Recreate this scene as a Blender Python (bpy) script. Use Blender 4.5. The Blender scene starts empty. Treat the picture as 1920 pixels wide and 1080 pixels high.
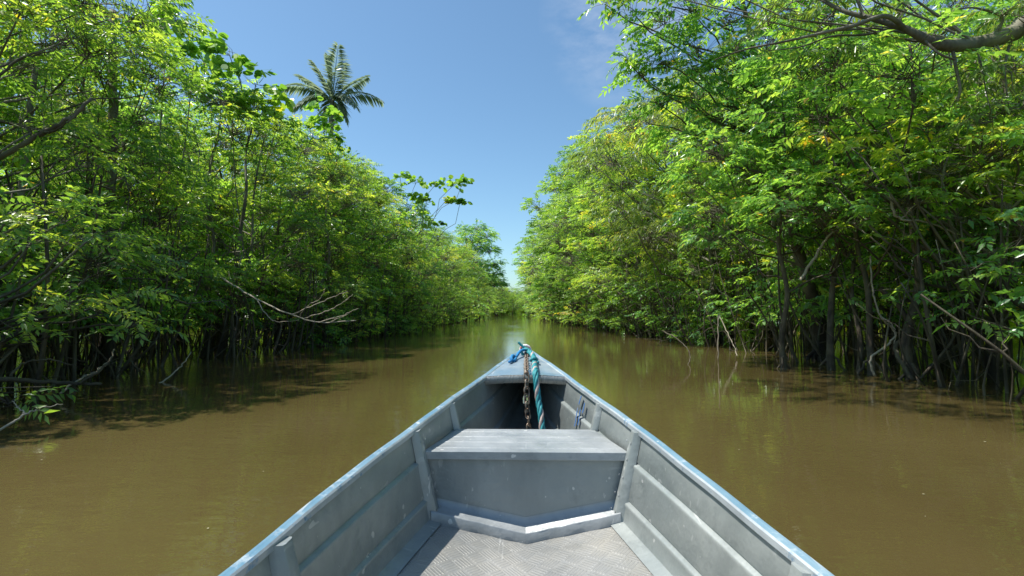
import bpy, math, random
import numpy as np
from mathutils import Vector, Matrix
R_ = math.radians
random.seed(7)
C = bpy.data.collections.new('place'); bpy.context.scene.collection.children.link(C)
sc = bpy.context.scene

# ------------------------------------------------------------------ camera
HC = 0.90                       # eye height above the water
F = 960.0                       # focal length in pixels of a 1920 px wide frame
YAW, PITCH = math.atan(25/F), math.atan(43/F)
cam = bpy.data.cameras.new('camera'); cam.sensor_width = 36; cam.lens = F/1920*36
cam.clip_start = 0.05; cam.clip_end = 2500
co = bpy.data.objects.new('camera', cam); C.objects.link(co)
co.location = (0, 0, HC); co.rotation_euler = (math.pi/2+PITCH, 0, YAW)
sc.camera = co
MW = co.rotation_euler.to_matrix()
def at(px, py, d):
    """the point that stands d metres ahead (along y) on the line of sight through a pixel of the photograph"""
    v = MW @ Vector(((px-960)/F, -(py-540)/F, -1))
    v = v*(d/v.y)
    return np.array((v.x, v.y, v.z+HC))

# ------------------------------------------------------------------ materials
def mat(name):
    m = bpy.data.materials.new(name); m.use_nodes = True
    nt = m.node_tree; nt.nodes.clear()
    return m, nt
def N(nt, t, **kw):
    n = nt.nodes.new(t)
    for k, v in kw.items():
        if k.startswith('i_'):
            key = k[2:]
            n.inputs[int(key) if key.isdigit() else key.replace('_', ' ')].default_value = v
        else: setattr(n, k, v)
    return n
def L(nt, a, b): nt.links.new(a, b)
def ramp(nt, fac, stops):
    r = nt.nodes.new('ShaderNodeValToRGB'); e = r.color_ramp.elements
    while len(e) < len(stops): e.new(0.5)
    for i, (p, c) in enumerate(stops):
        e[i].position = p; e[i].color = (*c, 1) if len(c) == 3 else c
    L(nt, fac, r.inputs[0]); return r
def mixc(nt, fac, a, b, mode='MIX'):
    m = N(nt, 'ShaderNodeMix', data_type='RGBA', blend_type=mode)
    for s, v in ((m.inputs[0], fac), (m.inputs[6], a), (m.inputs[7], b)):
        if isinstance(v, (int, float)): s.default_value = v
        elif isinstance(v, tuple): s.default_value = (*v, 1)
        else: L(nt, v, s)
    return m.outputs[2]
def math_(nt, op, a, b=None, c=None, clamp=False):
    m = N(nt, 'ShaderNodeMath', operation=op); m.use_clamp = clamp
    for i, v in enumerate((a, b, c)):
        if v is None: continue
        if isinstance(v, (int, float)): m.inputs[i].default_value = v
        else: L(nt, v, m.inputs[i])
    return m.outputs[0]
def noise(nt, vec, scale, detail=3, rough=.5, scl=None):
    if scl is not None:
        mp = N(nt, 'ShaderNodeMapping'); mp.inputs['Scale'].default_value = scl
        L(nt, vec, mp.inputs[0]); vec = mp.outputs[0]
    n = N(nt, 'ShaderNodeTexNoise'); n.inputs['Scale'].default_value = scale
    n.inputs['Detail'].default_value = detail; n.inputs['Roughness'].default_value = rough
    L(nt, vec, n.inputs['Vector']); return n.outputs[0]
def finish(nt, sh):
    o = N(nt, 'ShaderNodeOutputMaterial'); L(nt, sh, o.inputs[0])

def leaf_mat(name, stops, trans=(2.9, 2.4, .8), rough=.31, tf=.52, spec=.5):
    m, nt = mat(name)
    a = N(nt, 'ShaderNodeAttribute', attribute_name='tint')
    oi = N(nt, 'ShaderNodeObjectInfo')
    f = math_(nt, 'ADD', a.outputs['Fac'], math_(nt, 'MULTIPLY', math_(nt, 'SUBTRACT', oi.outputs['Random'], .5), .16), clamp=True)
    col = ramp(nt, f, stops).outputs[0]
    p = N(nt, 'ShaderNodeBsdfPrincipled'); p.inputs['Roughness'].default_value = rough
    p.inputs['Specular IOR Level'].default_value = spec
    L(nt, col, p.inputs['Base Color'])
    t = N(nt, 'ShaderNodeBsdfTranslucent'); L(nt, mixc(nt, 1.0, col, trans, 'MULTIPLY'), t.inputs[0])
    mx = N(nt, 'ShaderNodeMixShader'); mx.inputs[0].default_value = tf
    L(nt, p.outputs[0], mx.inputs[1]); L(nt, t.outputs[0], mx.inputs[2])
    finish(nt, mx.outputs[0]); return m
G_STD = [(0, (0.0543, 0.1339, 0.0462)), (0.35, (0.1284, 0.2678, 0.0691)), (0.65, (0.2493, 0.4017, 0.0922)), (0.88, (0.408, 0.49, 0.1269)), (0.97, (0.485, 0.4821, 0.0691)), (1, (0.485, 0.3213, 0.0922))]
G_DEEP = [(0, (0.0483, 0.1326, 0.0632)), (0.4, (0.1121, 0.273, 0.0948)), (0.75, (0.2243, 0.4212, 0.1184)), (0.95, (0.345, 0.5, 0.158)), (1, (0.485, 0.3744, 0.1053))]
G_YEL = [(0, (0.052, 0.1423, 0.0339)), (0.3, (0.1196, 0.2608, 0.0575)), (0.6, (0.208, 0.3675, 0.0762)), (0.9, (0.3017, 0.4504, 0.1016)), (1, (0.43, 0.4031, 0.0508))]
G_OLIVE = [(0, (0.0512, 0.1046, 0.0339)), (0.4, (0.1022, 0.1869, 0.0536)), (0.75, (0.1875, 0.284, 0.085)), (1, (0.3409, 0.3289, 0.1216))]
M_STD = leaf_mat('leaf green', G_STD)
M_DEEP = leaf_mat('glossy deep leaf', G_DEEP, rough=.27, spec=.6)
M_YEL = leaf_mat('yellow green leaf', G_YEL, tf=.5, trans=(2.3, 2.1, .8))
M_OLIVE = leaf_mat('olive leaf', G_OLIVE, rough=.3)
M_PALM = leaf_mat('palm leaf', [(0, (.17, .22, .18)), (.6, (.27, .33, .26)), (1, (.45, .48, .4))], trans=(1.2, 1.3, .9), rough=.3, tf=.45, spec=.7)

def bark_mat(name, c0, c1, c2, sc_=14, wet=True):
    m, nt = mat(name)
    g = N(nt, 'ShaderNodeNewGeometry'); tc = N(nt, 'ShaderNodeTexCoord')
    n1 = noise(nt, tc.outputs['Object'], sc_, 4, .6, (1, 1, .3)); n2 = noise(nt, tc.outputs['Object'], 2.3, 3)
    col = mixc(nt, ramp(nt, n2, [(.42, (0, 0, 0)), (.62, (1, 1, 1))]).outputs[0], ramp(nt, n1, [(.3, c0), (.7, c1)]).outputs[0], c2)
    if wet:      # flood mark: the stems are dark and damp up to a metre above the river
        s = N(nt, 'ShaderNodeSeparateXYZ'); L(nt, g.outputs['Position'], s.inputs[0])
        z = math_(nt, 'ADD', s.outputs[2], math_(nt, 'MULTIPLY', n2, .5))
        k = ramp(nt, math_(nt, 'MULTIPLY', z, .42, clamp=True), [(.2, (0, 0, 0)), (.8, (1, 1, 1))]).outputs[0]
        col = mixc(nt, k, mixc(nt, 1.0, col, (.20, .17, .14), 'MULTIPLY'), col)
    p = N(nt, 'ShaderNodeBsdfPrincipled'); p.inputs['Roughness'].default_value = .8
    L(nt, col, p.inputs['Base Color'])
    b = N(nt, 'ShaderNodeBump'); b.inputs['Strength'].default_value = .9; b.inputs['Distance'].default_value = .02
    L(nt, n1, b.inputs['Height']); L(nt, b.outputs[0], p.inputs['Normal'])
    finish(nt, p.outputs[0]); return m
M_BARK = bark_mat('bark', (.06, .045, .03), (.13, .105, .075), (.19, .17, .12))
M_BARKG = bark_mat('lichen bark', (.07, .06, .045), (.16, .145, .11), (.23, .22, .165))
M_DEAD = bark_mat('dead wood', (.24, .20, .15), (.46, .41, .33), (.36, .31, .24), 22, wet=False)
M_DARKWOOD = bark_mat('wet dark wood', (.035, .027, .02), (.10, .08, .055), (.14, .12, .08), 22, wet=False)
M_RED = bark_mat('red brown bark', (.12, .06, .035), (.26, .13, .08), (.22, .18, .13))

# ------------------------------------------------------------------ mesh building with numpy
def unit(v): return v/np.maximum(np.linalg.norm(v, axis=-1, keepdims=True), 1e-9)
class MB:
    def __init__(s): s.v = []; s.f = []; s.n = 0
    def add(s, v, f, mi=0, tint=.5):
        v = np.asarray(v, float).reshape(-1, 3); f = np.asarray(f, int)
        t = np.broadcast_to(np.asarray(tint, float), (len(v),))
        s.v.append((v, t)); s.f.append((f+s.n, mi)); s.n += len(v)
    def mesh(s, name, mats, smooth=True):
        me = bpy.data.meshes.new(name)
        V = np.concatenate([a for a, _ in s.v]); T = np.concatenate([t for _, t in s.v])
        loops = np.concatenate([f.ravel() for f, _ in s.f])
        tot = np.concatenate([np.full(len(f), f.shape[1]) for f, _ in s.f])
        mi = np.concatenate([np.full(len(f), m) for f, m in s.f])
        me.vertices.add(len(V)); me.vertices.foreach_set('co', V.ravel())
        me.loops.add(len(loops)); me.loops.foreach_set('vertex_index', loops.astype(np.int32))
        me.polygons.add(len(tot)); me.polygons.foreach_set('loop_start', (np.cumsum(tot)-tot).astype(np.int32))
        me.polygons.foreach_set('loop_total', tot.astype(np.int32))
        me.polygons.foreach_set('material_index', mi.astype(np.int32))
        me.polygons.foreach_set('use_smooth', np.full(len(tot), smooth))
        a = me.attributes.new('tint', 'FLOAT', 'POINT'); a.data.foreach_set('value', T)
        for m in (mats if isinstance(mats, (list, tuple)) else [mats]): me.materials.append(m)
        me.update(calc_edges=True); me.validate(); return me
    def tube(s, P, r, n=6, mi=0, cap=True, tint=.5):
        P = np.asarray(P, float); k = len(P); r = np.broadcast_to(np.asarray(r, float), (k,))
        T = unit(np.gradient(P, axis=0)); up = np.array((0.13, .21, 1.)) if abs(T[0][2]) < .9 else np.array((1., .1, .2))
        A = unit(np.cross(T, up)); B = np.cross(T, A)
        a = np.arange(n)/n*2*np.pi
        V = P[:, None]+r[:, None, None]*(A[:, None]*np.cos(a)[None, :, None]+B[:, None]*np.sin(a)[None, :, None])
        i = np.arange(k-1)[:, None]*n; j = np.arange(n)[None]; j2 = (j+1) % n
        f = np.stack([i+j, i+j2, i+n+j2, i+n+j], -1).reshape(-1, 4)
        s.add(V, f, mi, tint)
        if cap:
            for o in (0, (k-1)*n):
                s.f.append((np.array([[o+q for q in range(n)]])+s.n-k*n, mi))
    def sticks(s, A, B, ra, rb, mi=0, tint=.5):
        A = np.asarray(A); B = np.asarray(B); T = unit(B-A)
        U = unit(np.cross(T, np.array((.3, .2, 1.)))); W = np.cross(T, U); m = len(A)
        vs = []
        for P, r in ((A, ra), (B, rb)):
            for k in range(3):
                c, q = math.cos(k*2.0944), math.sin(k*2.0944)
                vs.append(P+np.asarray(r).reshape(-1, 1)*(U*c+W*q))
        V = np.stack(vs, 1).reshape(-1, 3)
        f = np.array([[0, 1, 4, 3], [1, 2, 5, 4], [2, 0, 3, 5]])[None]+np.arange(m)[:, None, None]*6
        s.add(V, f.reshape(-1, 4), mi, tint)
    def leaves(s, P, D, U, Ln, Wd, mi, tint, droop=.15, fold=.18, rnd_=0):
        D = unit(D); S = unit(np.cross(D, U)); U = np.cross(S, D); m = len(P)
        Ln = np.broadcast_to(Ln, (m,))[:, None]; Wd = np.broadcast_to(Wd, (m,))[:, None]
        z = np.array((0, 0, -1.))*droop
        if rnd_:      # round cupped blade with a notch and shallow lobes
            ks = [(.0, .0), (.12, .42), (.52, .5), (.86, .3), (1., 0), (.86, -.3), (.52, -.5), (.12, -.42)]
            V = [P+D*Ln*.42-U*Ln*.04]+[P+D*Ln*(a+.04*((i*7) % 3-1))+S*Wd*q+z*Ln*(a*a*.8+abs(q)*.5) for i, (a, q) in enumerate(ks)]
            V = np.stack(V, 1).reshape(-1, 3); f = np.array([[0, 1+(i+1) % 8, 1+i] for i in range(8)])[None]+np.arange(m)[:, None, None]*9
            s.add(V, f.reshape(-1, 3), mi, np.repeat(tint, 9)); return
        b = P; c = P+D*Ln*.5+z*Ln*.25
        l = P+D*Ln*.42+S*Wd*.5+U*Wd*fold+z*Ln*.15; r = P+D*Ln*.42-S*Wd*.5+U*Wd*fold+z*Ln*.15
        t = P+D*Ln+z*Ln
        V = np.stack([b, l, c, r, t], 1).reshape(-1, 3)
        f = np.array([[0, 2, 1], [0, 3, 2], [1, 2, 4], [2, 3, 4]])[None]+np.arange(m)[:, None, None]*5
        s.add(V, f.reshape(-1, 3), mi, np.repeat(tint, 5))

def obj(name, me, parent=None):
    o = bpy.data.objects.new(name, me); C.objects.link(o)
    if parent: o.parent = parent
    return o
def tag(o, label, cat, group=None, kind=None):
    if label: o['label'] = label
    if cat: o['category'] = cat
    if group: o['group'] = group
    if kind: o['kind'] = kind
    return o
def spline(P, k=6):
    """Catmull-Rom through the points (rows may carry extra columns)"""
    P = np.asarray(P, float)
    if len(P) < 3: t = np.linspace(0, 1, k+1)[:, None]; return P[0]*(1-t)+P[-1]*t
    Q = np.vstack([2*P[0]-P[1], P, 2*P[-1]-P[-2]]); out = []
    for i in range(1, len(Q)-2):
        for q in range(k):
            t = q/k; a, b, c, d = Q[i-1], Q[i], Q[i+1], Q[i+2]
            out.append(.5*((2*b)+(-a+c)*t+(2*a-5*b+4*c-d)*t*t+(-a+3*b-3*c+d)*t**3))
    out.append(P[-1]); return np.array(out)

# ------------------------------------------------------------------ foliage
SPEC = {   # leaf length, width, leaflets, rachis, kind, droop, tint centre, tint spread
    'compound': dict(L=.108, W=.038, K=13, rach=.36, kind='pinnate', droop=.28, tc=.5, ts=.2, mat=M_STD),
    'whorled': dict(L=.14, W=.048, K=9, rach=.05, kind='whorl', droop=.32, tc=.5, ts=.2, mat=M_STD),
    'glossy': dict(L=.12, W=.052, K=11, rach=.3, kind='pinnate', droop=.35, tc=.45, ts=.22, mat=M_DEEP),
    'fine': dict(L=.075, W=.028, K=17, rach=.34, kind='pinnate', droop=.15, tc=.5, ts=.2, mat=M_YEL),
    'cecropia': dict(L=.17, W=.16, K=6, rach=.22, kind='whorl', droop=.35, round=1, tc=.75, ts=.15, mat=M_YEL),
    'narrow': dict(L=.14, W=.03, K=12, rach=.32, kind='pinnate', droop=.7, tc=.45, ts=.22, mat=M_OLIVE),
    'lime': dict(L=.11, W=.046, K=11, rach=.26, kind='pinnate', droop=.25, tc=.5, ts=.22, mat=M_YEL),
}
def spray_leaves(mb, rng, P, D, sp, tint, scale=1.0, mi=0, wood=1, rw=.0035):
    s = SPEC[sp]; n = len(P); K = s['K']
    D = unit(D); up = np.array((0, 0, 1.))+rng.normal(0, .42, (n, 3))
    S = unit(np.cross(D, up)); U = np.cross(S, D)
    rl = s['rach']*scale*rng.uniform(.7, 1.25, n)
    if s['kind'] == 'pinnate':
        t = (np.arange(K)+1)/K
        sg = np.where(np.arange(K) % 2 == 0, 1., -1.); sg[-1] = 0
        pos = P[:, None]+D[:, None]*(rl[:, None]*t)[..., None]+np.array((0, 0, -1.))*(rl[:, None]*t**2*s['droop']*.6)[..., None]
        dr = D[:, None]*.55+S[:, None]*sg[None, :, None]*.85+rng.normal(0, .16, (n, K, 3))
    else:
        a = np.arange(K)/K*2*np.pi; a = a[None]+rng.uniform(0, 6, (n, 1))
        pos = P[:, None]+np.zeros((n, K, 3))+D[:, None]*(rl[:, None]*np.linspace(0, 1, K)[None])[..., None]
        # leaves radiate in a near level ring from the twig end
        X = unit(np.cross(np.array((0, 0, 1.))+rng.normal(0, .3, (n, 3)), D)); Y = unit(np.cross(D*.4+np.array((0, 0, 1.)), X))
        dr = X[:, None]*np.cos(a)[..., None]+Y[:, None]*np.sin(a)[..., None]+D[:, None]*.25+rng.normal(0, .12, (n, K, 3))
        U = unit(np.array((0, 0, 1.))+rng.normal(0, .3, (n, 3)))
    dr[..., 2] -= s['droop']*rng.uniform(.4, 1.3, (n, K))
    Un = U[:, None]+rng.normal(0, .5, (n, K, 3))
    ln = s['L']*scale*rng.uniform(.65, 1.25, (n, K)); wd = s['W']*scale*rng.uniform(.8, 1.2, (n, K))
    tt = np.clip(tint[:, None]+rng.normal(0, s['ts']*.45, (n, K)), 0, .93)
    tt = np.where(rng.random((n, K)) < .006, 1., tt)
    mb.leaves(pos.reshape(-1, 3), dr.reshape(-1, 3), Un.reshape(-1, 3), ln.ravel(), wd.ravel(), mi, tt.ravel(), droop=s['droop']*.4, rnd_=s.get('round', 0))
    if s['kind'] == 'pinnate':
        mb.sticks(P, pos[:, -1], np.full(n, rw), np.full(n, rw*.4), wood)

def clump_foliage(mb, rng, c, size, axis, sp, dens=1.0, tc=.5, scale=1.0, flat=.62):
    """one leafy clump: twigs fanning from its heart, a spray of leaves at the end of each"""
    n = max(7, int(32*dens*(size/.8)**2))
    d = unit(rng.normal(0, 1, (n, 3))); d[:, 2] = np.abs(d[:, 2])*.9-.28
    out = unit(np.array((c[0]-axis[0], c[1]-axis[1], 0.001)))
    d = unit(d+out*.35)
    r = size*rng.uniform(.35, 1.0, n)**.7
    P = c+d*r[:, None]*np.array((1, 1, flat))
    P[:, 2] += -(np.hypot(P[:, 0]-c[0], P[:, 1]-c[1])**2)*.12/size
    D = d*np.array((1, 1, .5)); D[:, 2] -= .12
    tint = np.clip(tc+rng.normal(0, .09, n), 0, .92)
    spray_leaves(mb, rng, P, D, sp, tint, scale)
    hub = c+np.array((0, 0, -.25*size))+rng.normal(0, .17*size, (n, 3))
    mid = hub+(P-hub)*.5+rng.normal(0, .05*size, (n, 3))
    mb.sticks(np.repeat(c[None]-np.array((0, 0, .25*size)), n, 0)*.45+hub*.55, mid, np.full(n, .0065), np.full(n, .004), 1)
    mb.sticks(mid, P, np.full(n, .004), np.full(n, .0022), 1)

def limb(mb, rng, a, b, ra, rb, bow=.15, mi=0, n=6, k=7):
    a = np.asarray(a, float); b = np.asarray(b, float); d = b-a; ln = np.linalg.norm(d)
    t = np.linspace(0, 1, k)[:, None]
    ctrl = a+np.array((d[0]*.55, d[1]*.55, d[2]*.25))
    P = (1-t)**2*a+2*t*(1-t)*ctrl+t**2*b
    P[1:-1] += rng.normal(0, bow*ln*.12, (k-2, 3))
    mb.tube(P, ra+(rb-ra)*t[:, 0]**.8, n, mi); return P

def make_tree(name, seed, H=7., R=2.3, z0=1.2, sp='compound', nclump=42, stems=1, dens=1.0, scale=1.0, r0=.085, bark=None,
              clumps=None, size=(.5, .95), lean=(0, 0), tcj=.13, profile=None):
    rng = np.random.default_rng(seed); bark = bark or M_BARK
    tr, cr = MB(), MB()
    trunks = []
    for q in range(stems):
        ang = rng.uniform(0, 6.28); off = .0 if stems == 1 else rng.uniform(.12, .35)
        top = np.array((lean[0]+rng.normal(0, .12)*H*.3+math.cos(ang)*off*2.2, lean[1]+rng.normal(0, .12)*H*.3+math.sin(ang)*off*2.2, H*rng.uniform(.78, .92)))
        b = np.array((math.cos(ang)*off, math.sin(ang)*off, -.5))
        pts = [b]
        for k in range(1, 7):
            t = k/6; p = b+(top-b)*np.array((t**1.3, t**1.3, t)); p[:2] += rng.normal(0, .07+.05*t, 2); pts.append(p)
        P = spline(pts, 4); t = np.linspace(0, 1, len(P))
        rr = r0*(1 if stems == 1 else .72)*(1-.82*t)*(1+.5*np.exp(-t*14))
        tr.tube(P, rr, 8); trunks.append((P, rr))
    # a few surface roots / props at the foot
    for q in range(3):
        a = rng.uniform(0, 6.28); P0 = trunks[0][0]
        b = P0[2]+np.array((0, 0, rng.uniform(0, .3)))
        limb(tr, rng, b, P0[0]+np.array((math.cos(a)*.45, math.sin(a)*.45, 0)), r0*.4, r0*.22, .3, n=5)
    if clumps is None:
        clumps = []
        tries = 0
        while len(clumps) < nclump and tries < 4000:
            tries += 1
            u = rng.random()**.85; z = z0+(H-z0)*u
            prof = (math.sin(math.pi*min(1, .16+u*.86))**.6) if profile is None else profile(u)
            rad = R*prof*(rng.uniform(.35, 1.08)**.5); a = rng.uniform(0, 6.28)
            # lopsided outline
            rad *= 1+.22*math.sin(a*2+seed)+.15*math.sin(a*3+u*5+seed*2)
            c = np.array((math.cos(a)*rad+lean[0]*u, math.sin(a)*rad+lean[1]*u, z)); s = rng.uniform(*size)
            if all(np.linalg.norm(c-q[0]) > .42*(s+q[1]) for q in clumps): clumps.append((c, s))
    for c, s in clumps:
        c = np.asarray(c, float)
        P, rr = trunks[rng.integers(len(trunks))]
        hd = math.hypot(c[0]-P[-1][0], c[1]-P[-1][1])
        zt = c[2]-.35-hd*rng.uniform(.35, .7); i = int(np.argmin(np.abs(P[:, 2]-max(.5, zt))))
        i = min(i, len(P)-2)
        limb(tr, rng, P[i], c+np.array((0, 0, -.25*s)), min(rr[i]*.5, .010+.008*np.linalg.norm(c-P[i])), .009, .2, n=5)
        clump_foliage(cr, rng, c, s, P[i], sp if isinstance(sp, str) else sp[rng.integers(len(sp))], dens, .5+rng.normal(0, tcj), scale)
    s0 = SPEC[sp if isinstance(sp, str) else sp[0]]
    return tr.mesh(name+' trunk', bark), cr.mesh(name+' crown', [s0['mat'], bark])

def place(var, kind, x, y, rot, s, label, cat, group=None, sz=None):
    e = bpy.data.objects.new(kind, None); C.objects.link(e); e.empty_display_size = .3
    e.location = (x, y, 0); e.rotation_euler = (0, 0, rot); e.scale = (s, s, sz or s)
    obj('trunk', var[0], e); obj('crown', var[1], e)
    tag(e, label, cat, group); return e

# ------------------------------------------------------------------ sky, sun, exposure
w = bpy.data.worlds.new('World'); sc.world = w; w.use_nodes = True
nt = w.node_tree; nt.nodes.clear()
SUN_EL, SUN_AZ = R_(64), R_(-91)      # azimuth from straight ahead (+y), negative = to the left
sky = N(nt, 'ShaderNodeTexSky', sky_type='NISHITA'); sky.sun_disc = False
sky.sun_elevation = SUN_EL; sky.sun_rotation = SUN_AZ
sky.altitude = 50; sky.air_density = 1.0; sky.dust_density = .9; sky.ozone_density = 1.6
bg = N(nt, 'ShaderNodeBackground'); bg.inputs[1].default_value = .125
skc = mixc(nt, 1.0, sky.outputs[0], (.80, 1.0, 1.03), 'MULTIPLY')
tcw = N(nt, 'ShaderNodeTexCoord'); wv = tcw.outputs['Generated']
cn = noise(nt, wv, 5.5, 7, .62, (1, 1, 2.2)); cm = None
for (cx, cy, c0, c1) in ((1200, 25, .985, .9995), (1790, 60, .975, .999)):
    dv = at(cx, cy, 10)-np.array((0, 0, HC)); dv = dv/np.linalg.norm(dv)
    vd = N(nt, 'ShaderNodeVectorMath', operation='DOT_PRODUCT'); L(nt, wv, vd.inputs[0]); vd.inputs[1].default_value = tuple(dv)
    mr = N(nt, 'ShaderNodeMapRange'); mr.inputs[1].default_value = c0; mr.inputs[2].default_value = c1; L(nt, vd.outputs['Value'], mr.inputs[0])
    cm = mr.outputs[0] if cm is None else math_(nt, 'MAXIMUM', cm, mr.outputs[0])
cf = math_(nt, 'MULTIPLY', ramp(nt, cn, [(.46, (0, 0, 0)), (.72, (1, 1, 1))]).outputs[0], cm)
L(nt, mixc(nt, math_(nt, 'MULTIPLY', cf, .45), skc, (5.5, 5.8, 6.4)), bg.inputs[0]); wo = N(nt, 'ShaderNodeOutputWorld'); L(nt, bg.outputs[0], wo.inputs[0])
sun = bpy.data.lights.new('sun', 'SUN'); sun.energy = 5.0; sun.angle = R_(.53); sun.color = (1, .955, .87)
so = bpy.data.objects.new('sun', sun); C.objects.link(so)
sd = Vector((math.sin(SUN_AZ)*math.cos(SUN_EL), math.cos(SUN_AZ)*math.cos(SUN_EL), math.sin(SUN_EL)))
so.rotation_euler = sd.to_track_quat('Z', 'Y').to_euler(); so.location = (-8, 3, 20)
vs = sc.view_settings; vs.view_transform = 'Standard'; vs.look = 'None'; vs.exposure = .45; vs.gamma = 1
sc.cycles.max_bounces = 9; sc.cycles.diffuse_bounces = 5; sc.cycles.glossy_bounces = 3
sc.cycles.transmission_bounces = 5; sc.cycles.caustics_reflective = False; sc.cycles.caustics_refractive = False
sc.cycles.use_denoising = True

# ------------------------------------------------------------------ river
m, nt = mat('muddy river water')
g = N(nt, 'ShaderNodeNewGeometry'); pos = g.outputs['Position']
n1 = noise(nt, pos, .35, 3, .5, (1, .6, 1)); n2 = noise(nt, pos, 2.0, 4, .55, (1, .8, 1))
col = mixc(nt, ramp(nt, n1, [(.35, (0, 0, 0)), (.68, (1, 1, 1))]).outputs[0], (.066, .049, .018), (.100, .077, .029))
p = N(nt, 'ShaderNodeBsdfPrincipled'); L(nt, col, p.inputs['Base Color'])
p.inputs['Roughness'].default_value = .02; p.inputs['IOR'].default_value = 1.40; p.inputs['Specular IOR Level'].default_value = .75
r1 = noise(nt, pos, 3.2, 3, .5, (1, 2.2, 1)); r2 = noise(nt, pos, 13, 3, .5, (1, 1.7, 1)); r3 = noise(nt, pos, .8, 2, .5, (1, 1.5, 1))
# ripples come and go in patches
pat = ramp(nt, noise(nt, pos, .45, 2, .5, (1, .5, 1)), [(.35, (.25, .25, .25)), (.7, (1, 1, 1))]).outputs[0]
h = math_(nt, 'ADD', math_(nt, 'MULTIPLY', math_(nt, 'MULTIPLY', r1, pat), .0042), math_(nt, 'MULTIPLY', math_(nt, 'MULTIPLY', r2, pat), .0016))
h = math_(nt, 'ADD', h, math_(nt, 'MULTIPLY', r3, .004))
b = N(nt, 'ShaderNodeBump'); b.inputs['Strength'].default_value = 1; b.inputs['Distance'].default_value = 1
L(nt, h, b.inputs['Height']); L(nt, b.outputs[0], p.inputs['Normal'])
finish(nt, p.outputs[0]); M_WATER = m
me = MB(); me.add([(-900, -300, 0), (900, -300, 0), (900, 1500, 0), (-900, 1500, 0)], [[0, 1, 2, 3]])
tag(obj('river_water', me.mesh('river', M_WATER, False)), 'brown muddy river water reaching under the flooded trees', 'water', kind='structure')

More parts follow.
